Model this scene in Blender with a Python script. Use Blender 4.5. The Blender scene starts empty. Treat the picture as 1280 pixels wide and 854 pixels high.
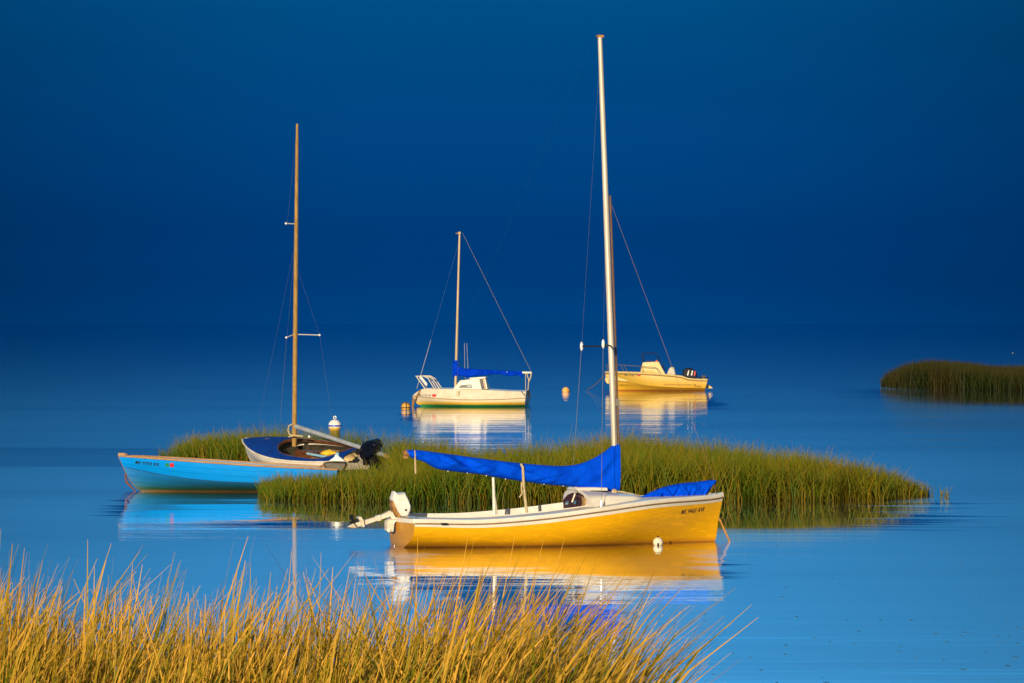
import bpy, bmesh, math, random
import numpy as np
from mathutils import Vector, Matrix
from mathutils.bvhtree import BVHTree
R = math.radians
random.seed(7)
rng = np.random.default_rng(11)
S = bpy.context.scene
C = S.collection

# ------------------------------------------------------------------ camera, sky, sun
H, F, CX, HY = 3.53, 5600.0, 640.0, 405.0          # eye height, focal length and horizon row of the 1280 px photograph
cam = bpy.data.cameras.new('camera'); co = bpy.data.objects.new('camera', cam); C.objects.link(co)
co.location = (0, 0, H); co.rotation_euler = (R(90), 0, 0)
cam.sensor_width = 36; cam.lens = F / 1280 * 36
cam.shift_y = -22 / 1280
cam.clip_start = .5; cam.clip_end = 90000
S.camera = co

SUN_EL, SUN_AZ = 9.0, 16.0                         # low sun behind the camera, a little to its left
W = bpy.data.worlds.new('World'); S.world = W; W.use_nodes = True
nt = W.node_tree; nt.nodes.clear()
def N(t, kind, **kw):
    n = t.nodes.new(kind)
    for k, v in kw.items():
        if k in n.inputs: n.inputs[k].default_value = v
        else: setattr(n, k, v)
    return n
def ramp(t, stops, interp='LINEAR'):
    n = t.nodes.new('ShaderNodeValToRGB'); cr = n.color_ramp; cr.interpolation = interp
    while len(cr.elements) < len(stops): cr.elements.new(.5)
    for e, (p, c) in zip(cr.elements, stops):
        e.position = p; e.color = (c[0], c[1], c[2], 1)
    return n
sky = N(nt, 'ShaderNodeTexSky', sky_type='NISHITA', sun_disc=False, sun_elevation=R(SUN_EL), sun_rotation=R(180 + SUN_AZ))
tc = N(nt, 'ShaderNodeTexCoord'); sp = N(nt, 'ShaderNodeSeparateXYZ'); nt.links.new(tc.outputs['Generated'], sp.inputs[0])
mr = N(nt, 'ShaderNodeMapRange'); mr.inputs['From Min'].default_value = -.02; mr.inputs['From Max'].default_value = .38
nt.links.new(sp.outputs['Z'], mr.inputs['Value'])
def zp(deg): return (math.sin(R(deg)) + .02) / .40
bank = ramp(nt, [(0, (0, .050, .200)), (zp(.0), (0, .050, .200)), (zp(.45), (0, .044, .188)), (zp(1.2), (0, .044, .188)), (zp(2.4), (0, .054, .205)), (zp(4.0), (0, .071, .228)),
                 (zp(4.3), (.001, .080, .240)), (zp(5.0), (.012, .17, .42)), (zp(7.5), (.03, .66, 1.28)), (zp(12), (.13, .68, 1.28)), (1, (.32, .74, 1.32))])
nt.links.new(mr.outputs[0], bank.inputs[0])
# the cloud bank is a little deeper blue away to either side
az = N(nt, 'ShaderNodeMath', operation='ABSOLUTE'); nt.links.new(sp.outputs['X'], az.inputs[0])
azr = N(nt, 'ShaderNodeMapRange'); azr.interpolation_type = 'SMOOTHSTEP'
for k, v in (('From Min', .02), ('From Max', .16), ('To Min', 1.05), ('To Max', .64)): azr.inputs[k].default_value = v
nt.links.new(az.outputs[0], azr.inputs['Value'])
bmul = N(nt, 'ShaderNodeVectorMath', operation='SCALE'); nt.links.new(bank.outputs[0], bmul.inputs[0]); nt.links.new(azr.outputs[0], bmul.inputs['Scale'])
hz = N(nt, 'ShaderNodeMapping'); hz.inputs['Scale'].default_value = (3, 3, 38); nt.links.new(tc.outputs['Generated'], hz.inputs[0])
hn = N(nt, 'ShaderNodeTexNoise', Scale=1.0, Detail=4, Roughness=.55); nt.links.new(hz.outputs[0], hn.inputs['Vector'])
hr = N(nt, 'ShaderNodeMapRange')                     # faint layers in the bank
for k, v in (('From Min', .3), ('From Max', .7), ('To Min', .93), ('To Max', 1.07)): hr.inputs[k].default_value = v
nt.links.new(hn.outputs['Fac'], hr.inputs['Value'])
bm2 = N(nt, 'ShaderNodeVectorMath', operation='SCALE'); nt.links.new(bmul.outputs[0], bm2.inputs[0]); nt.links.new(hr.outputs[0], bm2.inputs['Scale']); bmul = bm2
SKY_STR = .05
bk = N(nt, 'ShaderNodeVectorMath', operation='SCALE'); bk.inputs['Scale'].default_value = 1 / SKY_STR
nt.links.new(bmul.outputs[0], bk.inputs[0])
fade = N(nt, 'ShaderNodeMapRange'); fade.interpolation_type = 'SMOOTHSTEP'
fade.inputs['From Min'].default_value = math.sin(R(28)); fade.inputs['From Max'].default_value = math.sin(R(55))
nt.links.new(sp.outputs['Z'], fade.inputs['Value'])
fy = N(nt, 'ShaderNodeMapRange'); fy.interpolation_type = 'SMOOTHSTEP'      # the bank lies opposite the sun, open sky behind us
for k, v in (('From Min', .45), ('From Max', -.1)): fy.inputs[k].default_value = v
nt.links.new(sp.outputs['Y'], fy.inputs['Value'])
fmx = N(nt, 'ShaderNodeMath', operation='MAXIMUM'); nt.links.new(fade.outputs[0], fmx.inputs[0]); nt.links.new(fy.outputs[0], fmx.inputs[1])
mx = N(nt, 'ShaderNodeMix', data_type='RGBA')
nt.links.new(fmx.outputs[0], mx.inputs[0]); nt.links.new(bk.outputs[0], mx.inputs[6]); nt.links.new(sky.outputs[0], mx.inputs[7])
bg = N(nt, 'ShaderNodeBackground', Strength=SKY_STR); wo = N(nt, 'ShaderNodeOutputWorld')
nt.links.new(mx.outputs[2], bg.inputs[0]); nt.links.new(bg.outputs[0], wo.inputs[0])

sl = bpy.data.lights.new('sun', 'SUN'); so = bpy.data.objects.new('sun', sl); C.objects.link(so)
sl.energy = 5.0; sl.angle = R(.5); sl.color = (1, .84, .60)
sd = Vector((-math.sin(R(SUN_AZ)) * math.cos(R(SUN_EL)), -math.cos(R(SUN_AZ)) * math.cos(R(SUN_EL)), math.sin(R(SUN_EL))))
so.rotation_euler = sd.to_track_quat('Z', 'Y').to_euler()
S.view_settings.view_transform = 'Standard'; S.view_settings.look = 'None'
S.view_settings.exposure = 0; S.view_settings.gamma = 1; S.view_settings.use_curve_mapping = False
S.render.engine = 'CYCLES'
S.cycles.use_denoising = True; S.cycles.max_bounces = 8; S.cycles.caustics_reflective = False; S.cycles.caustics_refractive = False

# ------------------------------------------------------------------ helpers
def gp(px, py):                                     # a pixel of the photograph on the water plane
    Y = F * H / (py - HY); return ((px - CX) / F * Y, Y)

def pmat(name, col, rough=.5, col2=None, nscale=6, nstretch=(1, 1, 1), bump=0, bscale=30, metallic=0, spec=.5, wear=.12, coat=0, transl=0, subdiv=None):
    m = bpy.data.materials.new(name); m.use_nodes = True; t = m.node_tree; b = t.nodes['Principled BSDF']
    tcn = N(t, 'ShaderNodeTexCoord'); mp = N(t, 'ShaderNodeMapping'); mp.inputs['Scale'].default_value = nstretch
    t.links.new(tcn.outputs['Object'], mp.inputs[0])
    no = N(t, 'ShaderNodeTexNoise', Scale=nscale, Detail=5, Roughness=.6); t.links.new(mp.outputs[0], no.inputs['Vector'])
    c2 = col2 or tuple(c * (1 - wear * 2) for c in col)
    rp = ramp(t, [(.35, c2), (.62, col)]); t.links.new(no.outputs['Fac'], rp.inputs[0])
    t.links.new(rp.outputs[0], b.inputs['Base Color'])
    b.inputs['Roughness'].default_value = rough; b.inputs['Metallic'].default_value = metallic
    b.inputs['Specular IOR Level'].default_value = spec
    if coat: b.inputs['Coat Weight'].default_value = coat; b.inputs['Coat Roughness'].default_value = .15
    if bump:
        n2 = N(t, 'ShaderNodeTexNoise', Scale=bscale, Detail=4); t.links.new(mp.outputs[0], n2.inputs['Vector'])
        bp = N(t, 'ShaderNodeBump', Strength=1, Distance=bump); t.links.new(n2.outputs['Fac'], bp.inputs['Height'])
        t.links.new(bp.outputs[0], b.inputs['Normal'])
    return m

def bandmat(name, stops, zmin, zmax, rough=.4, nstr=.02, nscale=5, stretch=(1, 1, 1), bump=.0, bscale=3, spec=.5, var=.1, wave_light=0):
    """paint bands and water stains that follow the height on the hull"""
    m = bpy.data.materials.new(name); m.use_nodes = True; t = m.node_tree; b = t.nodes['Principled BSDF']
    tcn = N(t, 'ShaderNodeTexCoord'); sx = N(t, 'ShaderNodeSeparateXYZ'); t.links.new(tcn.outputs['Object'], sx.inputs[0])
    mp = N(t, 'ShaderNodeMapping'); mp.inputs['Scale'].default_value = stretch; t.links.new(tcn.outputs['Object'], mp.inputs[0])
    no = N(t, 'ShaderNodeTexNoise', Scale=nscale, Detail=6, Roughness=.65); t.links.new(mp.outputs[0], no.inputs['Vector'])
    mm = N(t, 'ShaderNodeMath', operation='MULTIPLY_ADD'); t.links.new(no.outputs['Fac'], mm.inputs[0]); mm.inputs[1].default_value = nstr * 2
    ad = N(t, 'ShaderNodeMath', operation='SUBTRACT'); t.links.new(sx.outputs['Z'], ad.inputs[0]); ad.inputs[1].default_value = nstr
    t.links.new(ad.outputs[0], mm.inputs[2])
    r_ = N(t, 'ShaderNodeMapRange'); r_.inputs['From Min'].default_value = zmin; r_.inputs['From Max'].default_value = zmax
    t.links.new(mm.outputs[0], r_.inputs['Value'])
    rp = ramp(t, [((z - zmin) / (zmax - zmin), c) for z, c in stops]); t.links.new(r_.outputs[0], rp.inputs[0])
    n3 = N(t, 'ShaderNodeTexNoise', Scale=nscale * 2.3, Detail=6, Roughness=.7); t.links.new(mp.outputs[0], n3.inputs['Vector'])
    vr = N(t, 'ShaderNodeMapRange'); vr.inputs['From Min'].default_value = .3; vr.inputs['From Max'].default_value = .7
    vr.inputs['To Min'].default_value = 1 - var; vr.inputs['To Max'].default_value = 1 + var * .4; t.links.new(n3.outputs['Fac'], vr.inputs['Value'])
    sc = N(t, 'ShaderNodeVectorMath', operation='SCALE'); t.links.new(rp.outputs[0], sc.inputs[0]); t.links.new(vr.outputs[0], sc.inputs['Scale'])
    if wave_light:                                       # pale wavy lines: light thrown up off the water, painted into the colour
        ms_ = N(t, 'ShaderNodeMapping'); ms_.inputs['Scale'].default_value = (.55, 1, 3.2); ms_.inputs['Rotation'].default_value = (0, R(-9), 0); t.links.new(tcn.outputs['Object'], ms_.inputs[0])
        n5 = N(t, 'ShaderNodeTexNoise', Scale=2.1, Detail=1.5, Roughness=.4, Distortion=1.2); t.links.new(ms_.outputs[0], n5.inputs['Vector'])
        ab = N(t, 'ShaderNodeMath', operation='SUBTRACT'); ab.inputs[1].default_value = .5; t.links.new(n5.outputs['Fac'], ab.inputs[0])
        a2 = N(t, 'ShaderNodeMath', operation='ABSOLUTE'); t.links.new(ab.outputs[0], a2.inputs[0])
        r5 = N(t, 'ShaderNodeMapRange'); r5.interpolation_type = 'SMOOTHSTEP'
        for k_, v_ in (('From Min', 0.0), ('From Max', .035), ('To Min', 1 + wave_light), ('To Max', 1.0)): r5.inputs[k_].default_value = v_
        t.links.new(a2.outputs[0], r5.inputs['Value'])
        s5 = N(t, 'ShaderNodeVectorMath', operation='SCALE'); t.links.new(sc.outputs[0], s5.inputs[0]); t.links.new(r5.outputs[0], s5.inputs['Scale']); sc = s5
    t.links.new(sc.outputs[0], b.inputs['Base Color']); b.inputs['Roughness'].default_value = rough; b.inputs['Specular IOR Level'].default_value = spec
    if bump:
        n2 = N(t, 'ShaderNodeTexNoise', Scale=bscale, Detail=3); t.links.new(mp.outputs[0], n2.inputs['Vector'])
        bp = N(t, 'ShaderNodeBump', Strength=1, Distance=bump); t.links.new(n2.outputs['Fac'], bp.inputs['Height']); t.links.new(bp.outputs[0], b.inputs['Normal'])
    return m

class MB:
    """collects shapes and links them as ONE mesh object"""
    def __init__(s): s.v = []; s.f = []
    def _a(s, vs, fs):
        o = len(s.v); s.v += [tuple(p) for p in vs]; s.f += [tuple(i + o for i in f) for f in fs]; return s
    def tube(s, pts, r, n=8, cap=True):
        pts = [Vector(p) for p in pts]; k = len(pts); rs = r if isinstance(r, (list, tuple)) else [r] * k
        vs, fs = [], []; up = None
        for i, p in enumerate(pts):
            d = (pts[min(i + 1, k - 1)] - pts[max(i - 1, 0)]).normalized()
            if up is None or abs(up.dot(d)) > .99: up = Vector((0, 0, 1)) if abs(d.z) < .9 else Vector((1, 0, 0))
            a = d.cross(up).normalized(); b = a.cross(d).normalized(); up = b
            for j in range(n):
                t = 2 * math.pi * j / n; vs.append(p + (a * math.cos(t) + b * math.sin(t)) * rs[i])
        for i in range(k - 1):
            for j in range(n):
                q = (j + 1) % n; fs.append((i * n + j, i * n + q, (i + 1) * n + q, (i + 1) * n + j))
        if cap: fs.append(tuple(range(n - 1, -1, -1))); fs.append(tuple((k - 1) * n + j for j in range(n)))
        return s._a(vs, fs)
    def grid(s, fn, nu, nv, u0=0, u1=1, v0=0, v1=1, flip=False):
        vs = [fn(u0 + (u1 - u0) * i / nu, v0 + (v1 - v0) * j / nv) for i in range(nu + 1) for j in range(nv + 1)]
        fs = []
        for i in range(nu):
            for j in range(nv):
                a = i * (nv + 1) + j; q = (a, a + nv + 1, a + nv + 2, a + 1); fs.append(q[::-1] if flip else q)
        return s._a(vs, fs)
    def loft(s, rings, cap=True):
        n = len(rings[0]); vs = [p for r in rings for p in r]; fs = []
        for i in range(len(rings) - 1):
            for j in range(n):
                q = (j + 1) % n; fs.append((i * n + j, i * n + q, (i + 1) * n + q, (i + 1) * n + j))
        if cap: fs.append(tuple(range(n - 1, -1, -1))); fs.append(tuple((len(rings) - 1) * n + j for j in range(n)))
        return s._a(vs, fs)
    def prism(s, poly, y0, y1, inset=0.0):          # outline in the local x-z plane, thickness along y
        n = len(poly); cx = sum(p[0] for p in poly) / n; cz = sum(p[1] for p in poly) / n
        def ring(y, k): return [(cx + (p[0] - cx) * k, y, cz + (p[1] - cz) * k) for p in poly]
        if inset:
            t = (y1 - y0) * .22
            return s.loft([ring(y0, 1 - inset), ring(y0 + t * .35, 1 - inset * .35), ring(y0 + t, 1), ring(y1 - t, 1), ring(y1 - t * .35, 1 - inset * .35), ring(y1, 1 - inset)])
        return s.loft([ring(y0, 1), ring(y1, 1)])
    def box(s, c, d, rz=0, ry=0):
        m = Matrix.Translation(Vector(c)) @ Matrix.Rotation(rz, 4, 'Z') @ Matrix.Rotation(ry, 4, 'Y')
        vs = [m @ Vector((x * d[0] / 2, y * d[1] / 2, z * d[2] / 2)) for x in (-1, 1) for y in (-1, 1) for z in (-1, 1)]
        return s._a(vs, [(0, 1, 3, 2), (4, 6, 7, 5), (0, 4, 5, 1), (2, 3, 7, 6), (0, 2, 6, 4), (1, 5, 7, 3)])
    def ball(s, c, r, sc=(1, 1, 1), nu=18, nv=12, v0=0, v1=1):
        def fn(u, v):
            a, b = u * 2 * math.pi, math.pi * v
            return (c[0] + r * sc[0] * math.cos(a) * math.sin(b), c[1] + r * sc[1] * math.sin(a) * math.sin(b), c[2] + r * sc[2] * math.cos(b))
        return s.grid(fn, nu, nv, 0, 1, v0, v1, flip=True)
    def lathe(s, prof, c=(0, 0, 0), n=20, wob=0):
        return s.grid(lambda u, v: (lambda p, k: (c[0] + p[0] * k * math.cos(u * 2 * math.pi), c[1] + p[0] * k * math.sin(u * 2 * math.pi), c[2] + p[1]))(prof[round(v * (len(prof) - 1))], 1 + wob * math.sin(u * 40 + v * 9)), n, len(prof) - 1)
    def build(s, name, mat, parent=None, smooth=True, bevel=0, angle=35):
        me = bpy.data.meshes.new(name); me.from_pydata(s.v, [], s.f); me.validate()
        bm = bmesh.new(); bm.from_mesh(me)
        bmesh.ops.remove_doubles(bm, verts=bm.verts, dist=1e-5); bmesh.ops.recalc_face_normals(bm, faces=bm.faces)
        if smooth:
            for f in bm.faces: f.smooth = True
            for e in bm.edges:
                if len(e.link_faces) == 2 and e.calc_face_angle(0) > R(angle): e.smooth = False
        bm.to_mesh(me); bm.free()
        me.materials.append(mat)
        o = bpy.data.objects.new(name, me); C.objects.link(o)
        if parent: o.parent = parent
        if bevel:
            b = o.modifiers.new('bevel', 'BEVEL'); b.width = bevel; b.segments = 2; b.limit_method = 'ANGLE'; b.angle_limit = R(40)
        return o

def tag(o, label=None, cat=None, group=None, kind=None):
    for k, v in (('label', label), ('category', cat), ('group', group), ('kind', kind)):
        if v: o[k] = v
    return o

def sag(a, b, s=0, n=12):
    a, b = Vector(a), Vector(b)
    return [a.lerp(b, i / n) - Vector((0, 0, 4 * s * (i / n) * (1 - i / n))) for i in range(n + 1)]

def interp(tab, t):
    xs = [p[0] for p in tab]; ys = [p[1] for p in tab]
    return float(np.interp(t, xs, ys))
def spl(tab, t):                                    # smooth (Catmull-Rom style) table look-up
    xs = [p[0] for p in tab]; ys = [p[1] for p in tab]; n = len(xs)
    if t <= xs[0]: return ys[0]
    if t >= xs[-1]: return ys[-1]
    i = max(k for k in range(n - 1) if xs[k] <= t)
    def sl_(k):
        if k == 0: return (ys[1] - ys[0]) / (xs[1] - xs[0])
        if k == n - 1: return (ys[-1] - ys[-2]) / (xs[-1] - xs[-2])
        return (ys[k + 1] - ys[k - 1]) / (xs[k + 1] - xs[k - 1])
    h = xs[i + 1] - xs[i]; u = (t - xs[i]) / h
    return ((2 * u**3 - 3 * u**2 + 1) * ys[i] + (u**3 - 2 * u**2 + u) * h * sl_(i) + (-2 * u**3 + 3 * u**2) * ys[i + 1] + (u**3 - u**2) * h * sl_(i + 1))

class Boat:
    """x runs from transom to bow, y to port, z up from the waterline; ns is the sign of y on the side we see"""
    def __init__(s, name, label, px, Y, yaw, ns, heel=0, pitch=0, z0=0):
        s.o = bpy.data.objects.new(name, None); C.objects.link(s.o); tag(s.o, label, 'sailboat')
        s.o.empty_display_size = .3
        s.M = Matrix.Translation(((px - CX) / F * Y, Y, z0)) @ Matrix.Rotation(R(yaw), 4, 'Z') @ Matrix.Rotation(R(-pitch), 4, 'Y') @ Matrix.Rotation(R(heel), 4, 'X')
        s.o.matrix_world = s.M; s.ns = ns
    def L(s, px, py, b=0.0):                        # the point of the fore-and-aft plane y = b that the photograph shows there
        u = (px - CX) / F; v = (HY - py) / F; M = s.M
        r1 = [M[0][j] - u * M[1][j] for j in range(4)]; r2 = [M[2][j] - v * M[1][j] for j in range(4)]
        k1 = -(r1[1] * b + r1[3]); k2 = -(r2[1] * b + r2[3] - H)
        A = np.array([[r1[0], r1[2]], [r2[0], r2[2]]]); x, z = np.linalg.solve(A, np.array([k1, k2]))
        return (float(x), float(b), float(z))
    def poly(s, pts, b=0): return [(lambda p: (p[0], p[2]))(s.L(x, y, b)) for x, y in pts]
    def pts(s, pts, b=0): return [s.L(p[0], p[1], p[2] if len(p) > 2 else b) for p in pts]
    def part(s, name, mb, mat, parent=None, **kw): return mb.build(name, mat, parent or s.o, **kw)

class Hull:
    def __init__(s, L, zs, D, B, n, stem, x0=lambda z: 0.0, sagt=0.0, sec=None):
        s.L, s.zs, s.D, s.B, s.n, s.stem, s.x0, s.sagt, s.sec = L, zs, D, B, n, stem, x0, sagt, sec
    def pos(s, u, t, side, out=0.0):
        zs, B = s.zs(u), s.B(u)
        if s.sec: y, z = s.sec(u, t)
        else:
            D = s.D(u); z = zs - t * D; y = B * (1 - t ** s.n(u))
        xe, xa = s.stem(z), s.x0(z) + s.sagt * (y / max(s.B(0), 1e-4)) ** 2 * (1 - u) ** 3
        return (xa + u * (xe - xa), side * (y + .012 * u ** 6 + out), z)
    def skin(s, mb, t0=0, t1=1, nu=48, nv=16, out=0.0, u0=0, u1=1):
        for sd_ in (-1, 1): mb.grid(lambda u, t: s.pos(u, t, sd_, out), nu, nv, u0, u1, t0, t1, flip=sd_ < 0)
        return mb
    def transom(s, mb, nu=14, nv=10, back=0.0):
        def fn(u, v):
            p = s.pos(0, v, 1); k = u * 2 - 1; y = p[1] * k
            z = p[2]; return (s.x0(z) + s.sagt * (y / s.B(0)) ** 2 - back, y, z)
        return mb.grid(fn, nu, nv)
    def rail(s, mb, r, dz=0, dy=.0, n=8, u0=0, u1=1, flat=1.0):
        for sd_ in (-1, 1):
            pts = [Vector(s.pos(u0 + (u1 - u0) * i / 40, 0, sd_, dy)) + Vector((0, 0, dz)) for i in range(41)]
            mb.tube(pts, r, n)
        return mb

def glyphs(text, bold=.0):
    cu = bpy.data.curves.new('lettering', 'FONT'); cu.body = text; cu.size = 1; cu.offset = bold; cu.space_character = 1.12; cu.resolution_u = 3
    o = bpy.data.objects.new('lettering', cu); C.objects.link(o)
    dg = bpy.context.evaluated_depsgraph_get(); me = bpy.data.meshes.new_from_object(o.evaluated_get(dg))
    v = [tuple(p.co) for p in me.vertices]; f = [tuple(p.vertices) for p in me.polygons]
    bpy.data.objects.remove(o); bpy.data.curves.remove(cu); bpy.data.meshes.remove(me)
    x0, x1 = min(p[0] for p in v), max(p[0] for p in v); y0, y1 = min(p[1] for p in v), max(p[1] for p in v)
    return [((p[0] - x0) / (x1 - x0), (p[1] - y0) / (y1 - y0)) for p in v], f

def on_hull(boat, hullobj, px, py, off=.004):
    if not hasattr(boat, 'bvh'): boat.bvh = {}
    k = hullobj.name
    if k not in boat.bvh:
        me = hullobj.data; boat.bvh[k] = BVHTree.FromPolygons([v.co for v in me.vertices], [p.vertices for p in me.polygons])
    b = boat.ns * .4
    for _ in range(6):
        x, _b, z = boat.L(px, py, b)
        h = boat.bvh[k].ray_cast(Vector((x, boat.ns * 6, z)), Vector((0, -boat.ns, 0)))
        if h[0] is None: break
        b = h[0].y + boat.ns * off
    return boat.L(px, py, b)
def lettering(boat, hullobj, text, a, b_, c, mat, name='registration_number', bold=.02, off=.004, slant=0):
    """text along the hull: a = lower left, b_ = lower right, c = upper left pixel"""
    v, f = glyphs(text, bold); mb = MB()
    pts = []
    for u, w in v:
        px = a[0] + (b_[0] - a[0]) * u + (c[0] - a[0]) * w; py = a[1] + (b_[1] - a[1]) * u + (c[1] - a[1]) * w
        pts.append(on_hull(boat, hullobj, px, py, off))
    mb._a(pts, f); return boat.part(name, mb, mat, smooth=False)
def sticker(boat, hullobj, x0, y0, x1, y1, mat, off=.004):
    mb = MB(); mb.grid(lambda u, v: on_hull(boat, hullobj, x0 + (x1 - x0) * u, y0 + (y1 - y0) * v, off), 3, 2); return boat.part('registration_sticker', mb, mat)

# ------------------------------------------------------------------ materials
cream = pmat('white gelcoat', (.82, .78, .70), .32, (.72, .66, .56), 3.5)
offwhite = pmat('aged white gelcoat', (.70, .64, .53), .4, (.62, .54, .40), 3.5)
cream2 = pmat('weathered white paint', (.80, .74, .64), .45, (.62, .52, .38), 5, (1, 1, 2.5), bump=.002, bscale=14)
white = pmat('white plastic', (.84, .82, .78), .35, (.76, .72, .66), 8)
blue_cloth = pmat('blue acrylic cloth', (.0, .080, .84), .85, (.0, .055, .66), 4, bump=.014, bscale=9, spec=.04)
blue_cloth2 = pmat('deep blue acrylic cloth', (.0, .045, .62), .85, (.0, .03, .45), 4, bump=.01, bscale=9, spec=.04)
blue_deck = pmat('navy deck paint', (.002, .045, .30), .7, (.003, .03, .20), 6, bump=.001, bscale=30, spec=.1)
alu = pmat('anodised mast alloy', (.80, .77, .72), .38, (.68, .64, .58), 2, (1, 1, .2), metallic=.35)
greyalu = pmat('grey spar', (.42, .46, .52), .4, (.30, .33, .38), 3, metallic=.3)
varnish = pmat('varnished spruce', (.46, .29, .09), .5, (.32, .18, .05), 3, (6, 6, .4))
mahog = pmat('mahogany', (.15, .055, .018), .4, (.06, .02, .008), 4, (1, 6, 6))
teak = pmat('sun bleached wood', (.50, .30, .15), .6, (.34, .17, .07), 8, (.3, 5, 5))
wire = pmat('rigging wire', (.15, .15, .12), .5)
dullwire = pmat('dull grey rod', (.42, .42, .40), .6)
greenrope = pmat('green rope', (.05, .30, .26), .8)
rope = pmat('weathered rope', (.62, .50, .30), .85, (.4, .3, .15), 40)
orope = pmat('orange rope', (.62, .30, .06), .85, (.35, .15, .03), 40)
dkrope = pmat('dark wet rope', (.10, .06, .035), .8)
black = pmat('black plastic', (.005, .006, .010), .45, (.010, .010, .012), 9, spec=.3)
blackblue = pmat('black engine cowl', (.003, .006, .022), .35, (.004, .005, .012), 6, spec=.12)
rust = pmat('rust stained casting', (.42, .22, .05), .6, (.16, .06, .02), 14)
steel = pmat('stainless steel', (.75, .72, .66), .25, metallic=.8)
darkgap = pmat('dark hatch board', (.055, .016, .022), .7, (.035, .010, .014), 3, spec=.12)
glassm = pmat('tinted window', (.012, .02, .025), .25, (.008, .012, .016), 3, spec=.2)
ink = pmat('black lettering', (.012, .010, .010), .5)
blueink = pmat('navy lettering', (.015, .03, .06), .5)
red = pmat('red sticker', (.75, .02, .015), .5); green = pmat('green sticker', (.02, .28, .06), .5); darkred = pmat('dark red sticker', (.28, .02, .015), .5)
weed = pmat('weed growth', (.34, .22, .05), .9, (.12, .10, .03), 30, bump=.02, bscale=30)

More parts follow.
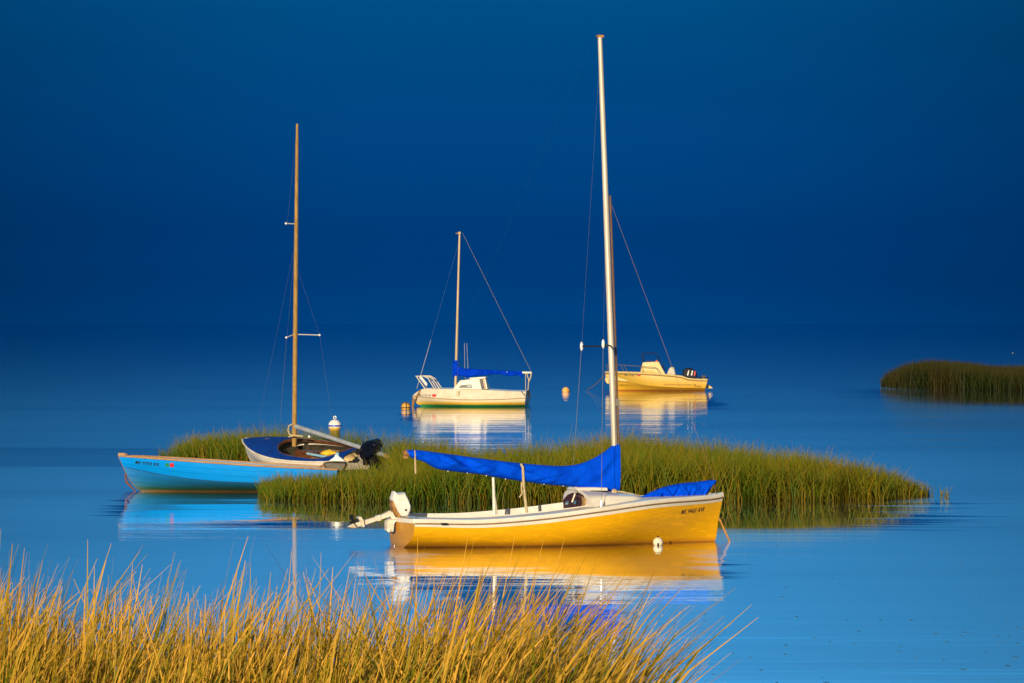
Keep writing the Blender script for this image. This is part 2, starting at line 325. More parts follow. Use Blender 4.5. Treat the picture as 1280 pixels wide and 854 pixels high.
# ------------------------------------------------------------------ water, shore, marsh ground
RIP = .51
CALM = [(.65, 65.8, 2.25, 6.4, .96), (.2, 54.5, 1.1, 5.2, .85), (1.2, 84.5, 6.8, 8.0, .985), (-5.5, 88.5, 2.2, 7.0, .93), (-1.75, 176.0, 2.4, 16.0, .93), (7.0, 212.0, 2.4, 25.0, .93),
        (34.0, 218.0, 16.0, 30.0, .985), (-11.5, 119.0, 6.0, 9.0, .34)]
def water_mat():
    m = bpy.data.materials.new('calm bay water'); m.use_nodes = True; t = m.node_tree; t.nodes.clear()
    g = N(t, 'ShaderNodeNewGeometry')
    def noise(scale, st, detail=3, rough=.5):
        mp = N(t, 'ShaderNodeMapping'); mp.inputs['Scale'].default_value = st; t.links.new(g.outputs['Position'], mp.inputs[0])
        n = N(t, 'ShaderNodeTexNoise', Scale=scale, Detail=detail, Roughness=rough); t.links.new(mp.outputs[0], n.inputs['Vector']); return n
    r1 = noise(1.0, (.10, .55, 1), 2)               # slow swell lines
    r2 = noise(1.0, (.7, 3.2, 1), 3)                # finer ripples
    patch = noise(1.0, (.018, .05, 1), 3)           # where the breeze touches
    pr = N(t, 'ShaderNodeMapRange'); pr.inputs['From Min'].default_value = .46; pr.inputs['From Max'].default_value = .62
    t.links.new(patch.outputs['Fac'], pr.inputs['Value'])
    r3 = noise(1.0, (.02, .17, 1), 2)               # long low undulations
    a3 = N(t, 'ShaderNodeMath', operation='MULTIPLY'); a3.inputs[1].default_value = 2.2; t.links.new(r3.outputs['Fac'], a3.inputs[0])
    a = N(t, 'ShaderNodeMath', operation='MULTIPLY_ADD'); a.inputs[1].default_value = 1.0; t.links.new(r1.outputs['Fac'], a.inputs[0]); t.links.new(a3.outputs[0], a.inputs[2])
    pm = N(t, 'ShaderNodeMath', operation='MULTIPLY_ADD'); pm.inputs[1].default_value = .22; pm.inputs[2].default_value = .12; t.links.new(pr.outputs[0], pm.inputs[0])
    b = N(t, 'ShaderNodeMath', operation='MULTIPLY'); t.links.new(r2.outputs['Fac'], b.inputs[0]); t.links.new(pm.outputs[0], b.inputs[1])
    s = N(t, 'ShaderNodeMath', operation='ADD'); t.links.new(a.outputs[0], s.inputs[0]); t.links.new(b.outputs[0], s.inputs[1])
    bp = N(t, 'ShaderNodeBump', Strength=1, Distance=.011); t.links.new(s.outputs[0], bp.inputs['Height'])
    body = N(t, 'ShaderNodeBsdfDiffuse', Color=(.006, .20, .62, 1))
    mir = N(t, 'ShaderNodeBsdfGlossy', Color=(.96, .97, 1, 1), Roughness=.0); t.links.new(bp.outputs[0], mir.inputs['Normal'])
    rgh = N(t, 'ShaderNodeBsdfGlossy', Color=(.95, .97, 1, 1), Roughness=.30, distribution='BECKMANN')
    si = N(t, 'ShaderNodeSeparateXYZ'); t.links.new(g.outputs['Incoming'], si.inputs[0])      # steeper views see more of the ripples and of the water itself
    def M(op, x, y=None, z=None, clamp=False):
        n = N(t, 'ShaderNodeMath', operation=op, use_clamp=clamp)
        for i, q in enumerate((x, y, z)):
            if q is None: continue
            if isinstance(q, (int, float)): n.inputs[i].default_value = q
            else: t.links.new(q, n.inputs[i])
        return n.outputs[0]
    gz = si.outputs['Z']
    alpha = M('MULTIPLY', M('SUBTRACT', 1.0, M('EXPONENT', M('MULTIPLY', M('POWER', M('MULTIPLY', M('MAXIMUM', gz, 0.0), 1 / .036), 1.55), -1.0))), RIP)
    # calm lee water beside the hulls and the grass, its edges frayed into streaks
    ps = N(t, 'ShaderNodeSeparateXYZ'); t.links.new(g.outputs['Position'], ps.inputs[0])
    fray = noise(1.0, (.16, 1.1, 1), 3, .6)
    fo = M('MULTIPLY', M('SUBTRACT', fray.outputs['Fac'], .5), 1.15)
    calm = None
    for (cx, cy, hx, hy, cw) in CALM:
        dx = M('POWER', M('ABSOLUTE', M('DIVIDE', M('SUBTRACT', ps.outputs['X'], cx), hx)), 4.0)
        dy = M('POWER', M('ABSOLUTE', M('DIVIDE', M('SUBTRACT', ps.outputs['Y'], cy), hy)), 4.0)
        d = M('ADD', M('POWER', M('ADD', dx, dy), .25), fo)
        mr_ = N(t, 'ShaderNodeMapRange'); mr_.interpolation_type = 'SMOOTHSTEP'
        for k, v in (('From Min', .85), ('From Max', 1.12), ('To Min', cw), ('To Max', 0.0)): mr_.inputs[k].default_value = v
        t.links.new(d, mr_.inputs['Value']); calm = mr_.outputs[0] if calm is None else M('MAXIMUM', calm, mr_.outputs[0])
    still = N(t, 'ShaderNodeMapRange'); still.interpolation_type = 'SMOOTHSTEP'
    for k, v in (('From Min', .94), ('From Max', .985), ('To Min', .011), ('To Max', .003)): still.inputs[k].default_value = v
    t.links.new(calm, still.inputs['Value']); t.links.new(still.outputs[0], bp.inputs['Distance'])
    al = M('MULTIPLY', M('MULTIPLY', alpha, M('MULTIPLY', M('MULTIPLY_ADD', pr.outputs[0], -.16, 1.08), M('MULTIPLY_ADD', fray.outputs['Fac'], .16, .92))), M('SUBTRACT', 1.0, calm), clamp=True)
    gm = N(t, 'ShaderNodeMixShader'); t.links.new(al, gm.inputs[0]); t.links.new(mir.outputs[0], gm.inputs[1]); t.links.new(rgh.outputs[0], gm.inputs[2])
    bf = M('MULTIPLY', M('MINIMUM', gz, .3), .12)
    fm = N(t, 'ShaderNodeMixShader'); t.links.new(bf, fm.inputs[0]); t.links.new(gm.outputs[0], fm.inputs[1]); t.links.new(body.outputs[0], fm.inputs[2])
    o = N(t, 'ShaderNodeOutputMaterial'); t.links.new(fm.outputs[0], o.inputs[0]); return m
wm = MB(); wm._a([(-40000, -60, 0), (40000, -60, 0), (40000, 60000, 0), (-40000, 60000, 0)], [(0, 1, 2, 3)])
tag(wm.build('water', water_mat(), smooth=False), 'calm deep blue bay water mirroring the boats', 'water', kind='structure')

mud = pmat('marsh mud', (.06, .045, .02), .8, (.03, .025, .012), 2, bump=.03, bscale=6)
def sstep(a, b, x):
    t = np.clip((x - a) / (b - a), 0, 1); return t * t * (3 - 2 * t)
def shore_z(X, Y):
    X = np.asarray(X, float); Y = np.asarray(Y, float)
    base = 1.95 - .038 * Y
    edge = 27.0 - 5.5 * sstep(-.2, 2.0, X) + .5 * np.sin(X * 1.3 + .6)
    return base * (1 - sstep(-.6, 2.0, X) * .26) * (1 - sstep(-2.2, 1.6, Y - edge)) - .35 * sstep(-2, 2, Y - edge)
ms = MB(); ms.grid(lambda u, v: (lambda X, Y: (X, Y, float(shore_z(X, Y))))(-30 + 60 * u, -45 + 78 * v), 90, 90)
tag(ms.build('shore', mud), 'low muddy shore bank under the near grass', 'shore', kind='structure')

island_px = [(197, 579), (255, 581), (330, 583), (420, 590), (445, 599), (445, 610), (360, 611), (322, 619), (335, 627), (500, 629), (700, 629), (900, 628), (1100, 626),
             (1166, 621), (1130, 616), (1080, 613), (1000, 607), (900, 603), (850, 597), (780, 591), (720, 598), (680, 606), (620, 606), (590, 604), (560, 595), (480, 586), (420, 582), (330, 574), (240, 574)]
isl = np.array([gp(*p) for p in island_px])
def inside(P, X, Y):
    r = np.zeros(X.shape, bool); n = len(P); j = n - 1
    for i in range(n):
        xi, yi = P[i]; xj, yj = P[j]
        c = ((yi > Y) != (yj > Y)) & (X < (xj - xi) * (Y - yi) / (yj - yi + 1e-12) + xi); r ^= c; j = i
    return r
bm = bmesh.new()
lo = [bm.verts.new((x, y, -.12)) for x, y in isl]
bm.faces.new(lo); me = bpy.data.meshes.new('mud')
r_ = bmesh.ops.inset_region(bm, faces=bm.faces[:], thickness=.25, depth=.15)
bm.to_mesh(me); bm.free(); me.materials.append(mud)
io = bpy.data.objects.new('island_ground', me); C.objects.link(io)
tag(io, 'low mud of the grassy marsh island', 'ground', kind='structure')
flat = MB(); fl = [gp(*p) for p in ((322, 584), (400, 582), (492, 586), (492, 612), (440, 612), (415, 604), (330, 603))]
fcx, fcy = sum(p[0] for p in fl) / 7, sum(p[1] for p in fl) / 7
flat.loft([[(fcx + (x - fcx) * k, fcy + (y - fcy) * k, z) for x, y in fl] for k, z in ((1.05, -.15), (1.0, .0), (.9, .04), (.5, .07))])
tag(flat.build('mudflat', mud), 'bare mud between the two lobes of the marsh island', 'ground', kind='structure')

# ------------------------------------------------------------------ grass
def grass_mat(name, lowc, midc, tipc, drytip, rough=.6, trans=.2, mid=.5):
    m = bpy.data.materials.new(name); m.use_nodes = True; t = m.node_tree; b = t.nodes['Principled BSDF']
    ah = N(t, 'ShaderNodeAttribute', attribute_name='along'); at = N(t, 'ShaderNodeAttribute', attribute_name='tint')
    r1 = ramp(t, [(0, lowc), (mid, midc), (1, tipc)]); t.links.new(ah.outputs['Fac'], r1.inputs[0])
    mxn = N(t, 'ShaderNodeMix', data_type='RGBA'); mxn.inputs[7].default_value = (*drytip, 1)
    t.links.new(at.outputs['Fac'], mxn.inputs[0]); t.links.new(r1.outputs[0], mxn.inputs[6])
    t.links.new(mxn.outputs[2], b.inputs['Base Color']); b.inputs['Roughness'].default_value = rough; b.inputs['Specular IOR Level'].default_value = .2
    tr = N(t, 'ShaderNodeBsdfTranslucent'); t.links.new(mxn.outputs[2], tr.inputs['Color'])      # thin leaves let light through
    ms = N(t, 'ShaderNodeMixShader'); ms.inputs[0].default_value = trans; t.links.new(b.outputs[0], ms.inputs[1]); t.links.new(tr.outputs[0], ms.inputs[2])
    t.links.new(ms.outputs[0], t.nodes['Material Output'].inputs[0])
    return m
def blades(name, X, Y, Z, Hh, Wd, lean, leandir, tint, mat, seg=4, curve=1.7, face=None):
    n = len(X)
    fa = rng.uniform(0, math.pi, n) if face is None else face
    t = np.linspace(0, 1, seg + 1)
    cx = X[:, None] + (lean * np.cos(leandir))[:, None] * t[None] ** curve * Hh[:, None]
    cy = Y[:, None] + (lean * np.sin(leandir))[:, None] * t[None] ** curve * Hh[:, None]
    cz = Z[:, None] + Hh[:, None] * t[None] * np.sqrt(np.clip(1 - (lean[:, None] * t[None] ** (curve - .2)) ** 2 * .55, .1, 1))
    w = (Wd[:, None] * np.array([.8, 1.0, .85, .55, .12] if seg == 4 else np.interp(t, [0, .3, .7, 1], [.8, 1, .7, .12]))[None]) / 2
    dx, dy = np.cos(fa)[:, None] * w, np.sin(fa)[:, None] * w
    P = np.stack([np.stack([cx - dx, cy - dy, cz], -1), np.stack([cx + dx, cy + dy, cz], -1)], 2).reshape(n, -1, 3)
    nv = (seg + 1) * 2
    q = np.array([[2 * i, 2 * i + 1, 2 * i + 3, 2 * i + 2] for i in range(seg)])
    idx = (np.arange(n)[:, None, None] * nv + q[None]).reshape(-1)
    me = bpy.data.meshes.new(name); me.vertices.add(n * nv); me.vertices.foreach_set('co', P.reshape(-1).astype(np.float32))
    me.loops.add(len(idx)); me.loops.foreach_set('vertex_index', idx.astype(np.int32))
    npoly = n * seg; me.polygons.add(npoly)
    me.polygons.foreach_set('loop_start', np.arange(0, npoly * 4, 4, dtype=np.int32))
    try: me.polygons.foreach_set('loop_total', np.full(npoly, 4, dtype=np.int32))
    except Exception: pass
    me.update(calc_edges=True)
    a = me.attributes.new('along', 'FLOAT', 'POINT'); a.data.foreach_set('value', np.tile(np.repeat(t, 2), n).astype(np.float32))
    a = me.attributes.new('tint', 'FLOAT', 'POINT'); a.data.foreach_set('value', np.repeat(tint, nv).astype(np.float32))
    me.materials.append(mat); o = bpy.data.objects.new(name, me); C.objects.link(o); return o
def vnoise(X, Y, s, seed=0):
    r = np.zeros_like(X); g = np.random.default_rng(seed)
    for _ in range(7):
        a, ph, k = g.uniform(0, 2 * math.pi), g.uniform(0, 6.28), g.uniform(.6, 1.6) / s
        r += np.sin((X * math.cos(a) + Y * math.sin(a)) * k * 2 * math.pi + ph)
    return r / 7 * 1.6

# --- marsh island
no_grass = []                                       # hull footprints, filled in below by the boats lying in the grass
def island_grass():
    n0 = 150000
    X = rng.uniform(isl[:, 0].min(), isl[:, 0].max(), n0); Y = rng.uniform(isl[:, 1].min(), isl[:, 1].max(), n0)
    k = inside(isl, X, Y)
    for P in no_grass: k &= ~inside(np.array(P), X, Y)
    X, Y = X[k], Y[k]; tx, ty = gp(1180, 623)
    X = np.concatenate([X, rng.normal(tx, .05, 24)]); Y = np.concatenate([Y, rng.normal(ty, .3, 24)]); px = CX + X / Y * F; py = HY + F * H / Y
    hf = np.interp(px, [320, 400, 480, 560, 640, 900, 1050, 1120, 1166], [.40, .52, .62, .82, .96, .95, .76, .52, .25])
    hb = np.interp(px, [197, 240, 330, 480, 570, 605, 660, 780, 900, 1050, 1166], [.42, .72, .88, .93, .90, .74, .92, 1.06, .96, .74, .28])
    tt = sstep(96, 106, Y); h = hf * (1 - tt) + hb * tt
    cl = vnoise(X, Y * .6, 1.9, 3); cl2 = vnoise(X, Y * .6, .55, 5)
    h = h * (1 + .13 * cl + .12 * cl2)
    u = rng.random(len(X)); h = h * np.where(u < .45, rng.uniform(.40, .80, len(X)), rng.uniform(.75, 1.10, len(X)))
    st = rng.random(len(X)) < .045; h = np.where(st, h * rng.uniform(1.05, 1.30, len(X)), h)
    h = np.clip(h, .1, 1.35)
    tint = np.clip(.12 + .24 * vnoise(X, Y, 2.5, 9) + .10 * cl2 + rng.normal(0, .15, len(X)) + .20 * sstep(4, 8, X) + .14 * sstep(97, 103, Y) * (px > 600), 0, 1)
    tint = np.where((rng.random(len(X)) < .09) | st, rng.uniform(.5, 1, len(X)), tint)
    ld = np.where(rng.random(len(X)) < .5 + .28 * vnoise(X, Y, 1.2, 14), 0.0, math.pi) + rng.normal(0, .75, len(X))
    wd = np.where(st, .009, rng.uniform(.009, .020, len(X)))
    o = blades('marsh_grass', X, Y, np.full(len(X), -.02), h, wd, np.clip(np.abs(rng.normal(.36, .22, len(X))), 0, .9), ld, tint,
               grass_mat('marsh grass', (.030, .056, .0003), (.060, .122, .0005), (.118, .156, .002), (.32, .185, .005), trans=.22), seg=4, face=rng.normal(0, .75, len(X)))
    tag(o, 'green and brown marsh grass covering the low island in the middle', 'grass', kind='stuff')

# --- near shore
def near_grass():
    n0 = 27300
    Y = rng.uniform(19.0, 27.8, n0); X = rng.uniform(-6.0, 1.9, n0)
    z = shore_z(X, Y); k = (z > .1) & (X / Y * F + CX < 745 + 25 * np.sin(Y * 5)) 
    X, Y, z = X[k], Y[k], z[k]
    cl = vnoise(X, Y, .9, 21); cl2 = vnoise(X, Y, .35, 22)
    h = (1.09 + .08 * (1 - sstep(-3.2, -1.6, X)) + .14 * cl + .05 * cl2) * np.clip(rng.normal(.78, .16, len(X)), .35, 1.15)
    tall = (rng.random(len(X)) < .035) & (X < .1) & (Y > 21.5); h = np.where(tall, h * rng.uniform(1.08, 1.25, len(X)), h)
    h = h * (1 + .10 * sstep(-1.1, -.1, X) - .16 * sstep(-.1, 1.3, X))
    h = np.minimum(h, 1.42)
    lean = np.abs(rng.normal(.26, .18, len(X))) + .22 * sstep(-1.4, .6, X) + .16 * sstep(-.3, 1.0, X)
    ld = rng.normal(.1, .75, len(X)) + np.where(rng.random(len(X)) < .13 - .1 * sstep(-1, .5, X), math.pi, 0)
    tint = np.clip(np.where(rng.random(len(X)) < .46, .06, .62) + .18 * vnoise(X, Y, .7, 25) + rng.normal(0, .16, len(X)), 0, 1); tint = np.where(tall, np.clip(tint + .3, 0, 1), tint)
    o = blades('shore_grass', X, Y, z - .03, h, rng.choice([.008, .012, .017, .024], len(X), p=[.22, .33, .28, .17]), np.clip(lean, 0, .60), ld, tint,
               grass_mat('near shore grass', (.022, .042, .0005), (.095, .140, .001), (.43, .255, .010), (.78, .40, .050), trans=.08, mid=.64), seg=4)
    tag(o, 'tall golden grass along the near shore leaning right', 'grass', kind='stuff')

# --- reed bank far away on the right, shade painted into its dark colours
def far_bank():
    P = np.array([gp(1100, 483.5), gp(1130, 485), gp(1190, 487), gp(1290, 489), gp(1420, 491), gp(1600, 488), gp(1600, 474), gp(1400, 473), gp(1280, 475), gp(1170, 477), gp(1115, 480)])
    bm = bmesh.new(); bm.faces.new([bm.verts.new((x, y, -.12)) for x, y in P]); bmesh.ops.inset_region(bm, faces=bm.faces[:], thickness=.5, depth=.2)
    me = bpy.data.meshes.new('mud'); bm.to_mesh(me); bm.free(); me.materials.append(mud); o = bpy.data.objects.new('far_ground', me); C.objects.link(o)
    tag(o, 'low mud under the far shade tinted reeds', 'ground', kind='structure')
    n0 = 150000
    X = rng.uniform(P[:, 0].min(), P[:, 0].max(), n0); Y = rng.uniform(P[:, 1].min(), P[:, 1].max(), n0)
    k = inside(P, X, Y); X, Y = X[k], Y[k]; px = CX + X / Y * F
    h = np.interp(px, [1098, 1112, 1135, 1160, 1200, 1240, 1600], [.40, .85, 1.28, 1.42, 1.3, 1.05, 1.0]) * (1 + .10 * vnoise(X, Y, 5, 31)) * rng.uniform(.7, 1.08, len(X))
    tint = np.clip(.2 + .3 * vnoise(X, Y, 6, 33) + rng.normal(0, .2, len(X)), 0, 1)
    o = blades('reed_bank', X, Y, np.full(len(X), -.02), h, rng.uniform(.018, .032, len(X)), np.abs(rng.normal(.34, .22, len(X))), rng.uniform(0, 6.28, len(X)), tint,
               grass_mat('shade tinted reeds', (.012, .023, .0004), (.020, .032, .0005), (.036, .036, .0008), (.056, .030, .002)), seg=3)
    tag(o, 'reed bank on the far right shore with shade painted into its brown', 'reeds', kind='stuff')

# ------------------------------------------------------------------ the yellow sailboat
def cover(boat, top, bot, width, b=0, nring=36, amp=.02, seed=1, nst=120, sharp=.8, fan=None):
    """cloth cover lofted round a spar; top and bottom are pixel curves; fan = where the folds gather"""
    g = np.random.default_rng(seed); x0, x1 = top[0][0], top[-1][0]
    folds = [(g.uniform(.03, .97), g.choice((-1, 1)) * g.uniform(.02, .16), g.uniform(.010, .030), g.uniform(.3, 1.0), g.uniform(-.9, .9), g.uniform(.4, 1.0)) for _ in range(26)]
    rings = []
    for i in range(nst + 1):
        t = i / nst; px = x0 + (x1 - x0) * t
        pt = boat.L(px, spl(top, px), b); pb = boat.L(px, spl(bot, px), b)
        zt, zb = pt[2], pb[2]; hh = (zt - zb) / 2; zc = (zt + zb) / 2; w = width(t); ring = []
        for j in range(nring):
            a = 2 * math.pi * j / nring; ca, sa = math.cos(a), math.sin(a)
            f = (abs(ca) ** sharp) * (1 if ca > 0 else -1); wr = 0
            for t0, sl_, wd, hgt, v0, vl in folds:          # soft creases running at a slant down the cloth
                d = (t - t0 - sl_ * sa) / wd; e = (sa - v0) / vl
                if abs(d) < 3 and abs(e) < 2: wr += hgt * (math.exp(-d * d) - .6 * math.exp(-(d - 1.6) ** 2)) * math.exp(-e * e)
            wr *= amp; wr += amp * .25 * math.sin(t * 37 + 3 * sa)
            ring.append((pt[0], b + (w + wr) * f, zc + hh * sa))
        rings.append(ring)
    return MB().loft(rings)

def yellow():
    Bt = Boat('daysailer', 'yellow hulled sailboat with blue sail cover and white tilted outboard', 495, 71.1, 16, -1)
    L0 = Bt.L
    Bm = [(0, .80), (.25, .93), (.5, .95), (.68, .82), (.82, .54), (.93, .23), (1, .015)]
    # sheer heights measured on the near side
    Ls = L0(903, 621, 0)[0]
    sh = []
    for px, py in ((519, 654), (600, 654.5), (680, 648.5), (750, 639.5), (820, 629.5), (890, 623.5), (903, 621)):
        b = -.8
        for _ in range(6):
            x, _b, z = L0(px, py, b); u = min(max(x / Ls, 0), 1); b = -spl(Bm, u)
        sh.append((u, z))
    zw = L0(893, 680, 0)[0]
    def stem(z):
        return spl([(-.4, zw - .5), (-.15, zw - .13), (0, zw), (.35, zw + .06), (sh[-1][1], Ls)], z)
    hull = Hull(Ls, lambda u: spl(sh, u), lambda u: spl(sh, u) + interp([(0, .10), (.4, .26), (.8, .22), (1, .15)], u), lambda u: spl(Bm, u),
                lambda u: spl([(0, 3.0), (.5, 3.2), (.75, 2.0), (1, 1.25)], u), stem, lambda z: -.02 * z, .10)
    ts = lambda u: .075 / (spl(sh, u) + .25)
    ymat = bandmat('yellow gelcoat', [(-.2, (.10, .06, .01)), (.005, (.30, .12, .012)), (.03, (.62, .25, .012)), (.10, (.82, .405, .002)), (.6, (.87, .44, .003))], -.2, .6, rough=.30, nstr=.012, nscale=3, stretch=(.5, 1, 2.2), bump=.012, bscale=2.6, var=.13, wave_light=.16)
    mb = MB()
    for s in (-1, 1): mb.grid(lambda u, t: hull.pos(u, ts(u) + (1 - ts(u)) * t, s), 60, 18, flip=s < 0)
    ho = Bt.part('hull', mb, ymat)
    mb = MB()
    for s in (-1, 1): mb.grid(lambda u, t: hull.pos(u, ts(u) * t, s, .004 + .008 * (1 - t)), 60, 3, flip=s < 0)
    Bt.part('sheer_stripe', mb, cream)
    tr = Bt.part('transom', hull.transom(MB()), bandmat('mustard transom', [(-.2, (.10, .06, .01)), (.02, (.45, .20, .012)), (.08, (.60, .28, .014)), (.6, (.62, .30, .016))], -.2, .6, rough=.4, nstr=.012, nscale=4, stretch=(1, 1, 3), var=.16))
    # deck moulding: overhanging rub rail, side decks, coaming, cockpit
    mb = MB()
    for s in (-1, 1):
        rings = []
        for i in range(61):
            u = i / 60; p = Vector(hull.pos(u, 0, s)); o = .03
            rings.append([(p.x, p.y + s * o, p.z + .0), (p.x, p.y + s * (o + .008), p.z + .03), (p.x, p.y + s * o, p.z + .062), (p.x, p.y - s * .05, p.z + .07), (p.x, p.y - s * .05, p.z + .0)])
        mb.loft(rings)
    p0 = [(hull.x0(0) + .10 * (k / 10) ** 2 - .03, .8 * k / 10) for k in range(-10, 11)]
    mb.loft([[(x, y, sh[0][1] - .005), (x, y, sh[0][1] + .062), (x + .09, y, sh[0][1] + .066), (x + .09, y, sh[0][1] - .005)] for x, y in p0])
    Bt.part('rub_rail', mb, cream, angle=50)
    Bt.part('rub_or_shade_strip', hull.rail(MB(), .011, -.008, .03), pmat('painted rail shade', (.30, .17, .08), .6))  # brown line painted in as the shade under the rail's overhang
    def inner(u): return interp([(0, .62), (.05, .64), (.30, .68), (.56, .66)], u)
    mb = MB()
    for s in (-1, 1):
        mb.grid(lambda u, v: (hull.pos(u, 0, s)[0], s * ((1 - v) * (spl(Bm, u) - .03) + v * inner(u)), spl(sh, u) + .068 + .02 * v), 20, 3, .02, .56)
        mb.grid(lambda u, v: (hull.pos(u, 0, s)[0], s * (1 - v) * max(spl(Bm, u) - .03, .004), spl(sh, u) + .068 + .012 * math.sin(v * math.pi / 2) * min(1, spl(Bm, u))), 28, 8, .56, .995)
    mb.grid(lambda u, v: (hull.x0(0) + .03 + .25 * u, (v * 2 - 1) * .62, sh[0][1] + .072), 2, 4)
    Bt.part('deck', mb, cream2)
    mb = MB()
    for s in (-1, 1):
        mb.grid(lambda u, v: (hull.pos(u, 0, s)[0], s * (inner(u) - .018 - .08 * v), spl(sh, u) + .10 - .29 * v), 24, 4, .05, .56)
        mb.grid(lambda u, v: (hull.pos(u, 0, s)[0], s * (inner(u) + .012), spl(sh, u) + .07 + .03 * v), 24, 2, .05, .56)
        mb.grid(lambda u, v: (hull.pos(u, 0, s)[0], s * (inner(u) + .012 - .03 * v), spl(sh, u) + .10), 24, 1, .05, .56)
    mb.grid(lambda u, v: (.28 + 2.1 * u, (v * 2 - 1) * .56, .12), 2, 2)
    mb.grid(lambda u, v: (.28, (v * 2 - 1) * .60, .13 + (sh[0][1] + .02 - .1) * u), 2, 2)
    Bt.part('cockpit', mb, cream)
    # cuddy cabin
    xa, za = L0(700, 637, -.66)[0], L0(735, 637, -.66)[2]
    xf = L0(806, 627, -.40)[0]
    zd = lambda x: spl(sh, x / Ls) + .07
    tzp = L0(722, 612, -.1)[2]; tzf = L0(797, 618, -.2)[2]
    xb = L0(739, 636, -.80)[0]; SG = .04
    def hw(x): return interp([(xb, .80), (xf - .2, .56), (xf, .44)], x)
    def cab(u, v):                                   # v round the section from port deck over the roof to starboard deck
        x = xb + (xf - xb) * u; w = hw(x); z0 = zd(x) - .02
        zt = interp([(xb - .3, tzp), (xb, tzp), (xf - .13, tzf), (xf, z0 + .03)], x)
        a = (v * 2 - 1); s = 1 if a > 0 else -1; a = abs(a); side = z0 + (zt - z0) * interp([(xb, .42), (xb + .35, .60)], x)
        cr = interp([(xb, 1.0), (xb + .35, .8)], x)
        if a > .62: k = (1 - a) / .38; y = w - .07 * k; z = z0 + (side - z0) * k
        else: k = a / .62; y = (w - .07) * math.sin(k * math.pi / 2) ** .9 * 1.0; z = side + (zt - side) * math.cos(k * math.pi / 2) ** cr
        xs = x - SG * (1 - (y / .80) ** 2) * (1 - u) ** 2 * 1.0
        return (xs, s * y, z)
    mb = MB(); mb.grid(cab, 26, 40)
    Bt.part('cabin', mb, cream, angle=28)
    def bulk(k, v):
        p = cab(0, v); b0 = (p[0], p[1], zd(xb) - .25)
        return tuple(b0[i] + (p[i] - b0[i]) * k for i in range(3))
    mb = MB(); mb.grid(bulk, 6, 40); bo = Bt.part('bulkhead', mb, cream, angle=60)
    # arched companionway boards let into the bulkhead
    hp = [(702.5, 639), (703, 632), (706, 624), (711, 618.5), (717, 616), (724, 616), (729, 619), (732, 624), (731, 631), (728, 638)]
    def onb(px, py, out):
        b = -.2                                      # the bulkhead is a shallow curve across the boat: find the y that the pixel hits
        for _ in range(60):
            def fx(q): return L0(px, py, q)[0] - (xb - SG * (1 - (q / .80) ** 2))
            d = (fx(b + .01) - fx(b)) / .01; b -= .6 * fx(b) / d; b = max(-1.0, min(1.0, b))
        x, _b, z = L0(px, py, b); return (xb - SG * (1 - (b / .80) ** 2) - out, b, z)
    def plate(poly, out, name, mat, parent):
        c = (sum(p[0] for p in poly) / len(poly), sum(p[1] for p in poly) / len(poly)); m = MB(); n = len(poly); K = 6
        vs = [onb(c[0] + (p[0] - c[0]) * k / K, c[1] + (p[1] - c[1]) * k / K, out) for k in range(K + 1) for p in poly]
        vs += [onb(p[0], p[1], -.01) for p in poly]
        m._a(vs, [(k * n + j, k * n + (j + 1) % n, (k + 1) * n + (j + 1) % n, (k + 1) * n + j) for k in range(K + 1) for j in range(n)])
        return m.build(name, mat, parent, angle=60)
    hb = plate(hp, .02, 'hatch_board', darkgap, Bt.o)
    plate([(729, 620), (733, 624.5), (731.5, 632), (728.5, 638.5), (726.8, 638.4), (730, 630), (730.5, 625)], .028, 'trim', varnish, hb)
    lightglass = pmat('blue grey pane', (.10, .28, .42), .15, (.08, .2, .3), 5)
    plate([(709, 627), (712, 626), (712, 630.5), (709, 631)], .028, 'pane', lightglass, hb); plate([(719.5, 626.5), (722.5, 625.5), (722, 630), (719.3, 630.5)], .028, 'pane', lightglass, hb)
    plate([(722, 618), (727, 619), (728, 622), (723, 621)], .028, 'vent', mahog, hb)
    # hatch slider on the roof and mast step hardware
    mb = MB(); a = L0(716, 611, -.1); c = L0(738, 613, -.1)
    mb.loft([[(x, y, z + .0) for y in (-.26, .26)] + [(x, y, z + .05) for y in (.22, -.22)] for x, z in ((a[0], tzp - .01), (a[0] + .3, tzp - .012), (c[0] + .25, tzp - .02))])
    Bt.part('hatch_slide', mb, cream, bevel=.012)
    # mast
    mt, mbm = L0(750, 47, 0), L0(770.5, 617, 0)
    M0, M1 = Vector(mbm), Vector(mt); M0.z -= .05
    mast = Bt.part('mast', MB().tube([M0, M0.lerp(M1, .5), M0.lerp(M1, .85), M1], [.050, .048, .042, .036], 16), pmat('dull mast alloy', (.66, .60, .52), .5, (.50, .44, .36), 2, (1, 1, .2), metallic=.2))
    Bt.part('mast_cap', MB().box(M1 + Vector((0, 0, .02)), (.11, .06, .04)), rust, mast)
    def onm(py): return M0.lerp(M1, (py - 617) / (47 - 617))
    Bt.part('mast_strip', MB().tube([onm(243) + Vector((.075, 0, 0)), onm(420) + Vector((.078, 0, 0)), onm(560) + Vector((.07, 0, 0))], .018), pmat('dark brown mast strip', (.16, .09, .05), .8), mast)  # dark brown strip running up the fore side of the mast
    Bt.part('cleat', MB().box(onm(500) + Vector((.06, -.05, 0)), (.05, .05, .12)), steel, mast)
    # spreaders
    hs = onm(430)
